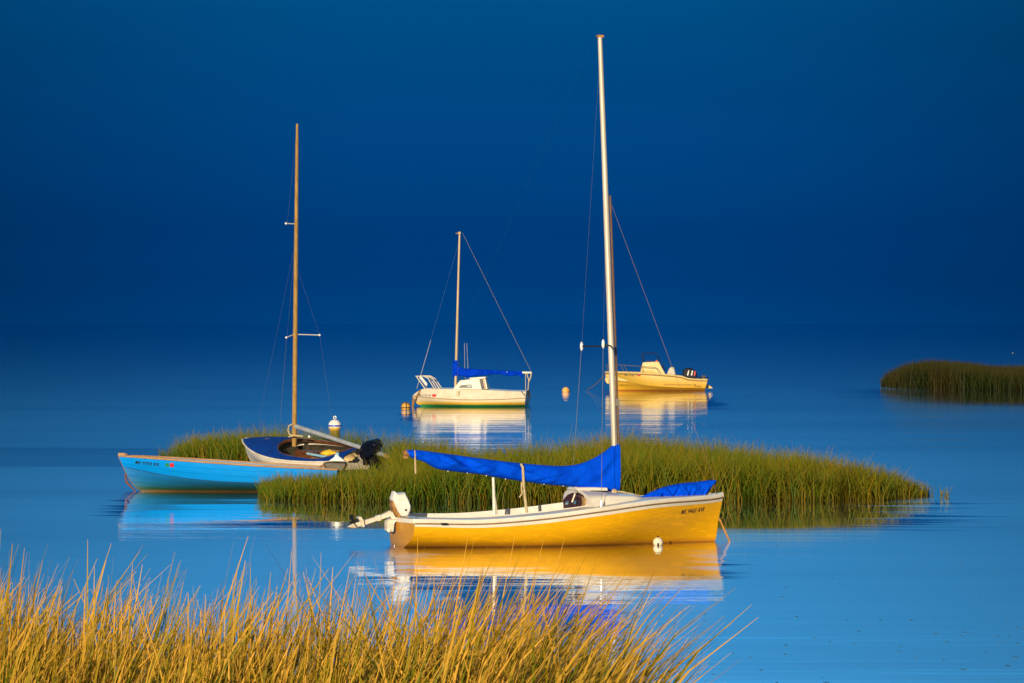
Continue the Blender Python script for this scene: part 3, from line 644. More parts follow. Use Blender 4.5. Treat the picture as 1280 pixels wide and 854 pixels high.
    for s, px, py in ((1, 727, 433), (-1, 754, 430)):
        tip = Vector(L0(px, py, s * .68)); o = Bt.part('spreader', MB().tube([hs, tip], .014), black)
        Bt.part('spreader_boot', MB().tube([tip + Vector((0, 0, -.07)), tip + Vector((0, 0, -.03)), tip + Vector((0, 0, .03)), tip + Vector((0, 0, .07))], [.010, .025, .025, .010]), white, o)
        cp = Vector(L0(751.5, 641, -.86)) if s < 0 else Vector(L0(714, 622, .86))
        w = Bt.part('shroud', MB().tube([onm(60 if s > 0 else 247), tip], .0011, 5).tube([tip, cp], .0038, 5), wire)
        if s < 0: Bt.part('turnbuckle', MB().tube([cp, cp + Vector((0, 0, .16)), cp + Vector((0, 0, .2))], [.011, .013, .006]), steel, w)
    fst = Vector(L0(893.5, 602, 0)); Bt.part('forestay', MB().tube([onm(247) + Vector((.06, 0, 0)), fst], .0026, 5), pmat('tan stay', (.26, .18, .07), .6))
    Bt.part('jib_tack', MB().tube([fst, Vector(L0(896, 618, 0))], .012).ball(fst, .03), black)
    # boom, its cover, crutch
    bm0, bm1 = Vector(L0(509, 566, 0)), Vector(L0(769, 606, 0))
    boom = Bt.part('boom', MB().tube([bm0, bm1], .045, 12), alu)
    Bt.part('boom_end', MB().tube([bm0 + Vector((-.06, 0, -.02)), bm0 + Vector((.03, 0, 0))], .05, 10).box(bm0 + Vector((-.03, 0, -.05)), (.07, .05, .08)), rust, boom)
    tp = [(508, 562.5), (520, 562.5), (560, 567.5), (600, 573), (640, 578), (672, 581), (700, 582.5), (722, 580.5), (740, 574), (756, 564.5), (767, 556), (773, 555)]
    bt = [(508, 566), (514, 572), (530, 577.5), (546, 586), (572, 590), (600, 593), (622, 597), (652, 601.5), (682, 605.5), (705, 607.5), (725, 609.5), (740, 614), (755, 614.5), (773, 614)]
    cv = Bt.part('sail_cover', cover(Bt, tp, bt, lambda t: .05 + .11 * min(1, t * 6) * (1 - .25 * t), amp=.035, seed=3), blue_cloth)
    for k in range(9): px = 560 + k * 24; p = Vector(L0(px, spl(bt, px) + .3, -.03)); Bt.part('cover_tie', MB().ball(p, .011, nu=8, nv=6), cream, cv)
    for py in (576, 590, 603): Bt.part('cover_clip', MB().ball(L0(773, py, -.06), .022, nu=8, nv=6), steel, cv)
    Bt.part('mast_collar', MB().tube([onm(562), onm(556)], .062, 12), blue_cloth, cv)
    Bt.part('boom_crutch', MB().tube(Bt.pts([(616.5, 597, -.03), (618, 643, -.08)]), [.022, .026]).tube(Bt.pts([(616.5, 597, .03), (621, 643, .2)]), .014), cream2)
    mb = MB().tube(Bt.pts([(651, 580, -.14), (653.5, 584, -.17), (654.5, 602, -.13), (655, 611, -.06), (658.5, 641, -.1)]), [.018, .022, .022, .024, .024])
    mb.tube(Bt.pts([(652, 603, -.1), (652, 612, -.1), (653, 617, -.1), (649, 622, -.1)]), .013)
    Bt.part('mainsheet', mb, rope)
    Bt.part('reef_line', MB().tube(Bt.pts([(518.5, 563, -.08), (519, 570, -.1), (519, 574, -.06), (519.5, 592, -.05)]), [.008, .01, .016, .016]), rope)
    tl0, tl1 = bm0 + Vector((-.03, 0, .04)), M1 + Vector((-.08, 0, 0)); tlm = tl0.lerp(tl1, .10)
    Bt.part('topping_lift', MB().tube([tl0, tlm], .003, 5).tube([tlm, tl1], .0007, 5), pmat('thin teal line', (.006, .07, .09), .6))
    Bt.part('cabin_line', MB().tube(Bt.pts([(720, 609, -.15), (718.5, 618, -.42), (715, 628, -.42)]), .014).tube(Bt.pts([(719, 611, -.2), (728, 613, -.2), (738, 615.5, -.2)]), .03), cream2)
    Bt.part('deck_line', MB().tube(Bt.pts([(766, 616, -.1), (775, 614.5, -.1), (790, 617.5, -.1), (800, 620, 0)]), .014).ball(L0(768, 615, -.1), .05), rope)
    # jib rolled in its bag on the foredeck
    tp2 = [(802, 621), (812, 616), (830, 609), (850, 604.5), (870, 602.5), (885, 600.5), (893, 600)]
    bt2 = [(802, 625), (808, 627.5), (825, 627), (845, 626), (862, 624.5), (874, 622.5), (884, 616), (890, 607), (893, 603)]
    Bt.part('jib_bag', cover(Bt, tp2, bt2, lambda t: .05 + .15 * math.sin(min(1, t * 1.6) * math.pi / 2) * (1 - .8 * max(0, t - .55) / .45), amp=.045, seed=8), blue_cloth)
    Bt.part('bow_cleat', MB().tube(Bt.pts([(879, 618, 0), (888, 617, 0)]), .018).box(L0(884, 619, 0), (.05, .04, .05)), rope)
    Bt.part('deck_fitting', MB().box(L0(555, 655, -.94), (.11, .012, .03)), black)
    # tilted outboard motor on the transom
    om = Bt.part('outboard_motor', MB().prism(Bt.poly([(482, 651), (486, 648.5), (494, 649.5), (491, 655), (490, 665), (485.5, 665.5), (482, 663)]), -.10, .10, .1).tube([L0(486, 663, -.13), L0(486, 663, .13)], .03), cream2)
    Bt.part('engine_cowl', MB().prism(Bt.poly([(491.5, 614), (495, 616), (504.5, 615.5), (509, 624), (512.3, 633), (511.5, 640), (508, 646), (501, 648), (494, 638), (489, 626), (488.6, 622)]), -.15, .15, .22), white, om)
    Bt.part('power_head', MB().prism(Bt.poly([(489, 625), (494, 637), (500.5, 648), (496.5, 648), (490, 639), (488.3, 631)]), -.11, .11, .1), rust, om)
    Bt.part('drive_leg', MB().prism(Bt.poly([(487, 638), (490.5, 640), (495, 648), (490, 650), (487, 645), (473, 650.5), (470.5, 646.5)]), -.055, .055, .1).prism(Bt.poly([(474, 643.5), (475.5, 650.5), (471, 651.5), (469.5, 645)]), -.075, .075, .05)
            .prism(Bt.poly([(471, 645.5), (473, 650.5), (455, 657), (441, 660.5), (433.5, 659), (440, 655), (454, 650.5)]), -.04, .04, .15).prism(Bt.poly([(446, 646.5), (449.5, 645.5), (453, 650), (454.5, 658.5), (452, 659), (449, 652)]), -.09, .09, .05), cream2, om)
    mb = MB(); pc = Vector(L0(441, 652.5, 0))
    mb.tube([Vector(L0(449, 650, 0)), Vector(L0(437, 654, 0))], [.035, .02])
    d = (Vector(L0(437, 654, 0)) - Vector(L0(449, 650, 0))).normalized(); e1 = Vector((0, 1, 0)); e2 = d.cross(e1)
    for k in range(3):
        a = k * 2.094 + .5; r = e1 * math.cos(a) + e2 * math.sin(a); tt_ = d.cross(r)
        mb.loft([[pc + r * q + tt_ * w + d * .02 * w / .04, pc + r * q - tt_ * w - d * .02 * w / .04, pc + r * q - tt_ * w - d * (.02 * w / .04 + .008), pc + r * q + tt_ * w + d * (.02 * w / .04 - .008)] for q, w in ((.02, .02), (.06, .045), (.10, .04), (.118, .015))])
    Bt.part('propeller', mb, black, om)
    Bt.part('throttle_handle', MB().tube(Bt.pts([(510, 641, -.05), (514, 640, -.12)]), .022).ball(L0(507.5, 637.7, -.155), .018), black, om)
    Bt.part('exhaust_port', MB().box(L0(503.5, 646.5, -.12), (.08, .05, .03)), mahog, om)
    for py in (658, 682): Bt.part('gudgeon', MB().ball((Vector(L0(495.5, py, -.0)) + Vector((-.03, 0, 0))), .016).tube([Vector(L0(495.5, py, 0)), Vector(L0(495.5, py, 0)) + Vector((-.03, 0, 0))], .008), steel)
    lettering(Bt, ho, 'MS 9460 AW', (851, 643.6), (880, 639.6), (853, 637.3), ink, bold=.018)
    # mooring line at the bow
    ml = MB().tube(Bt.pts([(897.5, 647.5, 0), (900, 650, 0), (905, 661, 0), (912.5, 678, 0)]), [.010, .014, .017, .015]).ball(L0(912.5, 679.5, 0), .035)
    Bt.part('mooring_line', ml, orope)
    Bt.part('bow_eye', MB().tube(Bt.pts([(893, 648.5, 0), (899, 647.5, 0)]), .014), steel)
    return Bt

# ------------------------------------------------------------------ white cabin sailboat in mid bay
def cabin_boat():
    Bt = Boat('cabin_sailboat', 'small white cabin sailboat with short mast and blue boom cover', 659, 191.0, 171, 1)
    L0 = Bt.L; Ls = L0(516, 495, 0)[0]
    Bm = [(0, .78), (.3, .95), (.55, .95), (.75, .74), (.9, .36), (1, .015)]
    sh = []
    for px, py in ((655, 498), (620, 499.5), (585, 500), (550, 498.5), (530, 496.5), (516, 495)):
        b = .9
        for _ in range(6):
            x, _b, z = L0(px, py, b); u = min(max(x / Ls, 0), 1); b = spl(Bm, u)
        sh.append((u, z))
    zb = L0(527, 507, 0)[0]
    def stem(z): return spl([(-.3, zb - 1.0), (-.1, zb - .25), (0, zb), (.12, zb + .20), (sh[-1][1], Ls)], z)
    hull = Hull(Ls, lambda u: spl(sh, u), lambda u: spl(sh, u) + interp([(0, .08), (.5, .22), (1, .08)], u), lambda u: spl(Bm, u), lambda u: spl([(0, 3), (.6, 2.6), (1, 1.2)], u), stem, lambda z: .02 - .18 * z)
    hm = bandmat('white hull with stains', [(-.1, (.01, .10, .05)), (.035, (.015, .22, .08)), (.075, (.03, .30, .07)), (.10, (.72, .40, .03)), (.17, (.72, .46, .07)), (.25, (.66, .56, .40)), (.5, (.68, .61, .50))], -.1, .5, nstr=.03, nscale=3, stretch=(.6, 1, 2))
    ho = Bt.part('hull', hull.skin(MB()), hm)
    Bt.part('transom', hull.transom(MB()), bandmat('grey blue transom', [(-.1, (.01, .12, .06)), (.10, (.02, .25, .10)), (.14, (.22, .30, .34)), (.5, (.45, .50, .52))], -.1, .5, nstr=.02))
    Bt.part('rub_rail', hull.rail(MB(), .022, 0, .01), pmat('tan rail', (.45, .32, .18), .6))
    # raised topside deck moulding above the rail
    rise = [(0, .27), (.1, .30), (.35, .40), (.6, .42), (.8, .38), (.93, .30), (1, .10)]
    def dk(u, v, s):
        p = hull.pos(u, 0, s); r = spl(rise, u)
        B = spl(Bm, u)
        if v < .6: k = v / .6; return (p[0] - .10 * u ** 5 * k, s * (B - .15 * k * min(1, B * 2)), p[2] + .012 + r * k)
        k = (v - .6) / .4; b1 = B - .15 * min(1, B * 2); return (p[0] - .10 * u ** 5, s * b1 * (1 - k), p[2] + .012 + r + .05 * math.sin(k * math.pi / 2) * min(1, b1 * 2))
    mb = MB()
    for s in (-1, 1): mb.grid(lambda u, v: dk(u, v, s), 50, 15, .0, 1)
    mb.grid(lambda u, v: (lambda q: (q[0] - .0, q[1] * (v * 2 - 1), q[2]))(dk(0, u * .6, 1)), 3, 6)
    do = Bt.part('deck', mb, offwhite, angle=28)
    # cabin
    def cb(poly, y0, y1, ins, nm, mt, par=None, **k): return Bt.part(nm, MB().prism(Bt.poly(poly, (y0 + y1) / 2 if False else .45), y0, y1, ins), mt, par, **k)
    ca = Bt.part('cabin', MB().loft([[(x, y * k, z) for x, z in Bt.poly([(566, 487), (575.5, 475.5), (596, 473.2), (603, 473), (608.5, 487)], .5)] for y, k in ((-.62, .98), (-.5, 1), (.5, 1), (.62, .98))]), offwhite, bevel=.03)
    a, b = L0(587, 473, .3), L0(607, 471.5, .3)
    Bt.part('hatch_slide', MB().loft([[(a[0], y, a[2] - .03), (a[0], y, a[2] + .02), (b[0], y, b[2] + .02), (b[0], y, b[2] - .06)] for y in (-.3, .3)]), cream2, ca, bevel=.01)
    Bt.part('window', MB().prism(Bt.poly([(573.5, 485), (576, 481.5), (589, 480.5), (590, 485)], .63), .60, .636, 0), glassm, ca)
    Bt.part('window_glint', MB().prism(Bt.poly([(583, 484), (584, 482), (588.5, 481.3), (589, 484)], .64), .632, .640, 0), pmat('painted glint', (.10, .20, .24), .2), ca)  # paler patch painted over the dark window as a glint
    # companionway box: cheek, dark opening, wooden cheek
    Bt.part('companionway', MB().prism(Bt.poly([(598.5, 474), (604, 473), (608, 486.5), (602.5, 487)], .55), .3, .66, 0), pmat('grey side moulding', (.40, .38, .36), .5), ca)
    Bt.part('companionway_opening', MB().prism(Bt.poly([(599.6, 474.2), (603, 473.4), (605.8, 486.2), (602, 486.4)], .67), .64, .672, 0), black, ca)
    Bt.part('companionway_trim', MB().prism(Bt.poly([(603, 473.4), (604.6, 473.3), (607.6, 486.2), (605.8, 486.3)], .67), .64, .675, 0), pmat('dark varnish', (.34, .14, .03), .4), ca)
    Bt.part('companionway_cheek', MB().prism(Bt.poly([(604.5, 473.5), (607, 474.5), (609.5, 486.5), (607.6, 486.5)], .6), .2, .64, 0), cream2, ca)
    # mast, rig
    mb0, mt = Vector(L0(569.3, 484, 0)), Vector(L0(574.5, 291, 0))
    mast = Bt.part('mast', MB().tube([mb0, mt], [.056, .042], 12), pmat('tan painted mast', (.58, .44, .26), .5, (.46, .33, .17), 3, (1, 1, .3)))
    def onm(py): return mb0.lerp(mt, (484 - py) / (484 - 291))
    Bt.part('masthead', MB().tube([mt, mt + Vector((.16, 0, -.04))], .02).box(mt, (.1, .06, .08)), varnish, mast)
    bA, bB = Vector(L0(567.5, 464, 0)), Vector(L0(664.5, 466, 0))
    Bt.part('boom', MB().tube([bA, bB], .05, 10), alu)
    Bt.part('sail_cover', cover(Bt, [(566, 452), (570, 456), (575, 459.5), (590, 461), (620, 462.8), (650, 464), (653, 464.5)], [(566, 473), (570, 470.5), (578, 470), (585, 471.5), (594, 470), (610, 468.8), (622, 467.6), (636, 470.2), (646, 469.5), (650, 468), (653, 470)], lambda t: .10 - .03 * t, amp=.04, seed=5), blue_cloth2)
    Bt.part('cover_flap', MB().prism(Bt.poly([(646.5, 464.5), (652, 464), (653, 472.5), (649, 470)]), -.05, .05, .05), blue_cloth2)
    Bt.part('mast_boot', MB().tube([onm(462), onm(450.5)], [.13, .075], 10), blue_cloth2)
    Bt.part('topping_lift', MB().tube([mt + Vector((-.12, 0, 0)), bB], .006, 5), pmat('tan topping lift', (.30, .27, .08), .7))
    Bt.part('mainsheet', MB().tube(Bt.pts([(657, 466, 0), (657, 488, .1)]), .013).tube(Bt.pts([(658, 466, 0), (661, 475, 0), (660, 488, 0)]), .02).tube(Bt.pts([(664.5, 466, 0), (663, 473, 0), (661, 477, 0)]), .026), rope)
    Bt.part('forestay', MB().tube([onm(300), Vector(L0(521, 486, 0))], .002, 5), pmat('blue grey stay', (.12, .22, .36), .6))
    for px, b in ((572, .7), (576, -.7)): Bt.part('shroud', MB().tube([onm(320), Vector(L0(px, 485, b))], .002, 5), wire)
    for px, px2 in ((580.5, 580), (583.5, 584)): Bt.part('antenna', MB().tube(Bt.pts([(px, 429, -.4), (px2 + 1, 462, -.4), (px2 + 2, 474, -.4)]), .008, 5), dullwire)
    Bt.part('antenna', MB().tube(Bt.pts([(538.5, 425.5, 0), (521, 486, 0)]), [.010, .012], 5), dullwire)
    mb = MB()
    for s, dx in ((1, 0), (-1, 3)):
        mb.tube(Bt.pts([(532 + dx, 487, s * .25), (520.5 + dx, 470.5, s * .15), (519.5, 470.3, 0)]), .022, 6)
        mb.tube(Bt.pts([(543 + dx, 486, s * .42), (535 + dx, 473, s * .36), (529 + dx, 470, s * .3), (520.5 + dx, 470.5, s * .15)]), .022, 6)
        mb.tube(Bt.pts([(549.5 + dx, 486, s * .5), (541 + dx, 473.5, s * .42), (535 + dx, 470, s * .36), (529 + dx, 470, s * .3)]), .022, 6)
    Bt.part('pulpit', mb, offwhite)
    Bt.part('bow_fender', MB().tube(Bt.pts([(525, 471, .2), (526, 472, .2), (533, 480.5, .2), (533.5, 482, .2)]), [.03, .06, .06, .03]), white)
    Bt.part('mooring_line', MB().tube(Bt.pts([(525.5, 487.5, .22), (521, 495, .25), (517.5, 503, .2), (516, 509, .1)]), .03).tube(Bt.pts([(516.5, 496, 0), (515.5, 509, 0)]), .035), pmat('brown bridle rope', (.32, .17, .04), .8))
    Bt.part('rudder', MB().prism(Bt.poly([(659.5, 489.5), (661.5, 491), (659, 507), (655.5, 507)]), -.03, .03, 0), mahog)
    Bt.part('chainplate', MB().box(L0(571.8, 492, .94), (.12, .03, .22)), pmat('stained plate', (.5, .42, .25), .5), do)
    Bt.part('jib_track', MB().tube([L0(651.5, 489, .74), L0(656, 495, .78)], .014), black, do)
    cov = do
    lettering(Bt, cov, 'MS 6139 AS', (523.5, 495.0), (538.3, 495.8), (523.5, 492.2), ink, bold=.01, off=.008)
    sticker(Bt, cov, 540.3, 493, 545, 496, red, .01); 
    return Bt

# ------------------------------------------------------------------ cream centre console powerboat
def power_boat():
    Bt = Boat('powerboat', 'cream centre console motorboat with dark outboard moored behind the tall mast', 886, 236.5, 178, 1)
    tag(Bt.o, cat='motorboat'); L0 = Bt.L; Ls = L0(757, 465.5, 0)[0]
    Bm = [(0, .92), (.3, 1.0), (.6, .98), (.8, .80), (.92, .50), (1, .03)]
    sh = []
    for px, py in ((888, 475.5), (862, 474.2), (853, 471.6), (845, 470.3), (820, 468.2), (790, 466.6), (770, 466), (757, 465.8)):
        b = .9
        for _ in range(6):
            x, _b, z = L0(px, py, b); u = min(max(x / Ls, 0), 1); b = spl(Bm, u)
        sh.append((u, z))
    z0 = L0(771, 488, 0)[0]
    def stem(z): return spl([(-.4, z0 - 1.2), (0, z0), (.2, z0 + .2), (.5, z0 + .42), (sh[-1][1], Ls)], z)
    chz = lambda u: spl([(0, .16), (.3, .18), (.6, .28), (.85, .50), (1, .62)], u)
    def sec(u, t):
        B, zs = spl(Bm, u), spl(sh, u); bc = B * spl([(0, .96), (.5, .92), (.85, .70), (1, .3)], u); zc = chz(u)
        if t < .5: k = t / .5; return (B + (bc - B) * k + .03 * math.sin(k * math.pi) * B, zs + (zc - zs) * k)
        if t < .56: return (bc - .05 * (t - .5) / .06 * min(1, bc * 4), zc + .0)
        k = (t - .56) / .44; bb = bc - .05 * min(1, bc * 4); return (bb * (1 - k), zc + (-.28 - zc) * k)
    hull = Hull(Ls, lambda u: spl(sh, u), None, lambda u: spl(Bm, u), None, stem, lambda z: .22 - .25 * z, 0, sec)
    hm = bandmat('cream gelcoat', [(-.1, (.25, .10, .02)), (.04, (.45, .16, .02)), (.09, (.72, .38, .02)), (.22, (.62, .36, .03)), (.5, (.58, .375, .055)), (1.0, (.58, .385, .07))], -.1, 1.0, nstr=.02, nscale=2)
    ho = Bt.part('hull', hull.skin(MB(), nv=34), hm, angle=22)
    Bt.part('transom', hull.transom(MB(), nv=20), hm)
    lightcream = pmat('pale cream gelcoat', (.66, .52, .22), .35, (.60, .45, .17), 4)
    Bt.part('gunwale', hull.rail(MB(), .045, .02, .012), lightcream)
    Bt.part('rub_or_shade_strip', hull.rail(MB(), .022, -.05, .02), pmat('brown rub strip', (.34, .18, .06), .6))
    mb = MB()
    for s in (-1, 1): mb.grid(lambda u, v: (hull.pos(u, 0, s)[0], s * spl(Bm, u) * (1 - .22 * v), spl(sh, u) + .03), 40, 2, .01, 1)
    for s in (-1, 1): mb.grid(lambda u, v: (hull.pos(u, 0, s)[0], s * spl(Bm, u) * .78, spl(sh, u) + .03 - .45 * v), 40, 2, .01, 1)
    mb.grid(lambda u, v: (.3 + (Ls - 1) * u, (v * 2 - 1) * .85 * (1 - .5 * u ** 3), .32), 10, 4)
    Bt.part('deck', mb, lightcream)
    co_ = Bt.part('console', MB().loft([[(x, y * k, z) for x, z in Bt.poly([(800, 470), (801, 462), (803.5, 453), (823.5, 452), (826, 457), (833, 470)], .3)] for y, k in ((-.42, .97), (-.36, 1), (.36, 1), (.42, .97))]), lightcream, bevel=.03)
    Bt.part('windscreen_frame', MB().tube(Bt.pts([(804, 453, .3), (804.5, 447, .3), (802.5, 442.5, .3), (803, 441.5, .3)]), .022).tube(Bt.pts([(803, 442.2, .3), (819, 441.5, .3), (822, 444, .3), (824.5, 453, .3)]), .024)
            .tube(Bt.pts([(804, 453, -.3), (803, 442.2, -.3), (819, 441.5, -.3), (822, 444, -.3), (824.5, 453, -.3)]), .02).tube([L0(803, 442, .3), L0(803, 442, -.3)], .02).tube([L0(819, 441.5, .3), L0(819, 441.5, -.3)], .02), black, co_)
    Bt.part('navigation_light', MB().ball(L0(820.8, 451.5, .35), .055), pmat('orange lens', (.9, .16, .03), .3), co_)
    Bt.part('horn', MB().ball(L0(809.5, 451.5, .3), .04), mahog, co_); Bt.part('knob', MB().ball(L0(814, 451.3, .3), .035), mahog, co_)
    Bt.part('console_seat', MB().loft([[(x, y, z) for x, z in Bt.poly([(800.5, 467), (803, 463.5), (815, 463.5), (822, 467), (822, 470), (800, 470)], .45)] for y in (-.35, .45)]), pmat('tan cushion', (.70, .46, .10), .6), co_, bevel=.03)
    wc = Vector(L0(829.5, 459, 0)); mb = MB(); rr = .2
    mb.tube([wc + Vector((rr * .35 * math.cos(a), rr * math.cos(a + 1.57), rr * math.sin(a + 1.57))) for a in np.linspace(0, 6.283, 20)], .022, 6).tube([wc, Vector(L0(826, 460, 0))], .025)
    Bt.part('steering_wheel', mb, black, co_)
    Bt.part('seat', MB().loft([[(x, y, z) for x, z in Bt.poly([(833, 469), (836, 461.5), (838, 459), (842.5, 459), (844.5, 468), (845, 471), (833, 471)], .4)] for y in (-.4, .4)]), pmat('grey vinyl seat', (.55, .50, .42), .5), bevel=.04)
    # bow rails
    mb = MB()
    for s in (-1, 1):
        mb.tube(Bt.pts([(758, 456.5, s * .1), (775, 456.3, s * .55), (800, 458, s * .85), (820, 459.5, s * .9), (824, 466.5, s * .92)]), .018, 6)
        for a, c in (((758, 456.5), (760, 465.5)), ((768, 456), (771, 465.5)), ((776, 456.5), (781, 466.5)), ((780, 457), (785, 465)), ((800, 458), (803.5, 466.5))):
            bb = .15 if a[0] < 760 else .5 if a[0] < 772 else .7 if a[0] < 790 else .88
            mb.tube(Bt.pts([(a[0], a[1], s * bb), (c[0], c[1], s * (bb + .05))]), .016, 6)
    Bt.part('bow_rail', mb, pmat('dull rail', (.20, .17, .12), .35, metallic=.4))
    # outboard
    om = Bt.part('outboard_motor', MB().loft([[(x, y * 1.0, z) for x, z in Bt.poly([(853.2, 468), (853.3, 464), (855.5, 460.8), (859, 459.6), (864, 460.4), (868.5, 463), (871, 466), (871.5, 470), (870, 474), (854, 474)])] for y in (-.24, -.18, .18, .24)]), blackblue, bevel=.05)
    tag(om, 'dark blue outboard cowl with two white stripes')
    for x in (860, 864.8): Bt.part('stripe', MB().prism(Bt.poly([(x - 1.3, 469.3), (x + .4, 463.2), (x + 1.4, 463.2), (x + .3, 469.3)], .25), .236, .254, 0), white, om)
    Bt.part('stripe', MB().prism(Bt.poly([(867.2, 469.5), (868.4, 463.6), (869.6, 464.6), (868.8, 469.5)], .25), .236, .254, 0), red, om)
    Bt.part('swim_bracket', MB().prism(Bt.poly([(884.5, 480), (891.2, 485.2), (884, 485.8), (883, 484)]), -.35, .35, .05), pmat('yellow cream moulding', (.80, .52, .12), .4))
    Bt.part('stern_gear', MB().box(L0(879.5, 470.8, .3), (.2, .2, .12)).tube(Bt.pts([(872, 471.5, .3), (886, 472.5, .3)]), .03), black)
    lettering(Bt, ho, 'MS 6108 T', (781, 470), (794.8, 470.9), (781, 467.7), blueink, bold=.01, off=.02)
    sticker(Bt, ho, 796.6, 468, 798.4, 470.3, darkred, .012); sticker(Bt, ho, 798.4, 468.0, 800.8, 470.4, red, .012)
    Bt.part('maker_mark', MB().tube([on_hull(Bt, ho, 867.5, 480.3, .012), on_hull(Bt, ho, 869, 481.2, .012), on_hull(Bt, ho, 868, 482, .012), on_hull(Bt, ho, 870, 482.3, .012)], .02, 4), ink)
    Bt.part('spray_rail', MB().tube([on_hull(Bt, ho, 830 + k * 3.5, 481.0 + .15 * k / 10, .01) for k in range(11)], .022, 5).tube([on_hull(Bt, ho, 868.5 + k * 1.6, 482.4 + .12 * k, .01) for k in range(6)], .03, 5), pmat('brown hull line', (.42, .26, .08), .6))
    Bt.part('mooring_line', MB().tube(sag(L0(757.5, 466.5, 0), L0(733, 487.5, .3), .12), .02, 6), dkrope)
    return Bt

# ------------------------------------------------------------------ blue skiff
def skiff():
    Bt = Boat('skiff', 'bright blue open skiff nosed out of the marsh grass', 421, 94.5, 178.5, 1)
    tag(Bt.o, cat='rowing boat'); L0 = Bt.L; Ls = L0(148.5, 570.5, 0)[0]
    Bm = [(0, .62), (.3, .76), (.55, .76), (.75, .60), (.9, .30), (1, .02)]
    sh = []
    for px, py in ((421, 588), (380, 586), (320, 583), (260, 579), (210, 575.2), (175, 572.4), (148.5, 570.5)):
        b = .7
        for _ in range(6):
            x, _b, z = L0(px, py, b); u = min(max(x / Ls, 0), 1); b = spl(Bm, u)
        sh.append((u, z))
    zx = L0(177, 614.5, 0)[0]
    x2 = L0(163, 600, 0)
    def stem(z): return spl([(-.15, zx - .6), (0, zx - .02), (x2[2], x2[0]), (sh[-1][1], Ls)], z)
    ch = [(0, .21), (.35, .20), (.6, .24), (.8, .34), (.92, .44), (1, .52)]
    def sec(u, t):
        B, zs = spl(Bm, u), spl(sh, u); bc = B * spl([(0, .90), (.5, .87), (.85, .74), (1, .5)], u); zc = spl(ch, u)
        lap = .006
        if t < .5:
            k = t / .5; st = (k * 3) % 1; return (B + (bc - B) * k + lap * st + .015 * math.sin(k * 3.14), zs + (zc - zs) * k)
        k = (t - .5) / .5; st = (k * 4) % 1
        return (bc * (1 - k ** 1.15 * .98) + lap * st * (1 - k), zc + (-.10 - zc) * k ** .9)
    hull = Hull(Ls, lambda u: spl(sh, u), None, lambda u: spl(Bm, u), None, stem, lambda z: -.10 * z, 0, sec)
    hm = bandmat('bright blue paint', [(-.1, (.02, .03, .01)), (-.005, (.20, .11, .03)), (.02, (.10, .06, .02)), (.035, (.012, .05, .02)), (.075, (.008, .10, .07)), (.13, (.006, .24, .42)), (.2, (.0, .27, .84)), (.7, (.0, .29, .93))], -.1, .7, nstr=.025, nscale=3.0, stretch=(.35, 1, 3), rough=.6, spec=.12, var=.14, bump=.004, bscale=5)
    ho = Bt.part('hull', hull.skin(MB(), 0, .5, nv=30), hm, angle=25)
    bm_ = bandmat('dark teal below chine', [(-.1, (.02, .03, .01)), (-.005, (.20, .11, .03)), (.02, (.10, .06, .02)), (.035, (.010, .045, .012)), (.075, (.004, .07, .06)), (.13, (.002, .12, .24)), (.3, (.001, .16, .46)), (.6, (.001, .19, .60))], -.1, .7, nstr=.03, nscale=3.0, stretch=(.35, 1, 3), rough=.55, var=.18, bump=.004, bscale=5)
    Bt.part('bottom_planking', hull.skin(MB(), .5, 1, nv=30), bm_, angle=25)  # same bands as the topsides, toned darker below the chine
    mb = MB()
    for sd_ in (-1, 1): mb.tube([hull.pos(u, .5, sd_, .002) for u in np.linspace(0, .985, 40)], .008, 6)
    Bt.part('chine_strip', mb, pmat('dark blue chine', (.004, .06, .18), .6))
    Bt.part('transom', hull.transom(MB(), nv=20), hm)
    Bt.part('gunwale', hull.rail(MB(), .022, .012, .012), teak)
    mb = MB()
    for s in (-1, 1): mb.grid(lambda u, v: (lambda p: (p[0], s * max(abs(p[1]) - .025, .002), p[2]))(hull.pos(u, .01 + v * .49, s)), 40, 4, .01, .97)
    mb.grid(lambda u, v: (lambda p: (p[0], p[1] * (v * 2 - 1) * .92, max(p[2], .03)))(hull.pos(u, .52, 1)), 12, 4, .01, .9)
    Bt.part('inner_planking', mb, pmat('pale blue inside paint', (.12, .35, .55), .6))
    for x in (.9, 2.1, 3.2): Bt.part('thwart', MB().box((x, 0, .36), (.24, (1.55 if x < 3 else 1.2) * spl(Bm, x / Ls), .03)), teak)
    Bt.part('breasthook', MB().loft([[(x, y, z) for y in (-w, w)] + [(x, y, z + .03) for y in (w, -w)] for x, w, z in ((Ls - .42, .16, sh[-1][1] - .04), (Ls - .02, .012, sh[-1][1] + .005))]).box(L0(152, 568, 0), (.14, .07, .06)).tube(Bt.pts([(150, 567.5, 0), (159, 568, 0)]), .014), teak)
    Bt.part('stem_band', MB().tube([Vector((hull.stem(z) + .008, 0, z)) for z in np.linspace(-.06, sh[-1][1], 14)], .012, 6), pmat('dull brown stem', (.20, .12, .06), .6))
    lettering(Bt, ho, 'MS 9703 KK', (169, 580.2), (199, 583.2), (169.8, 576.0), ink, bold=.012, off=.012)
    sticker(Bt, ho, 206.8, 579.2, 211, 583.5, green, .012); sticker(Bt, ho, 212.3, 579, 217.2, 584, red, .012)
    Bt.part('painter', MB().tube(Bt.pts([(156.5, 592, 0), (157, 598, 0), (158.5, 603, 0), (165, 610, 0), (171, 615, 0)]), [.014, .02, .026, .016, .012]), pmat('wet brown rope', (.20, .06, .03), .6))
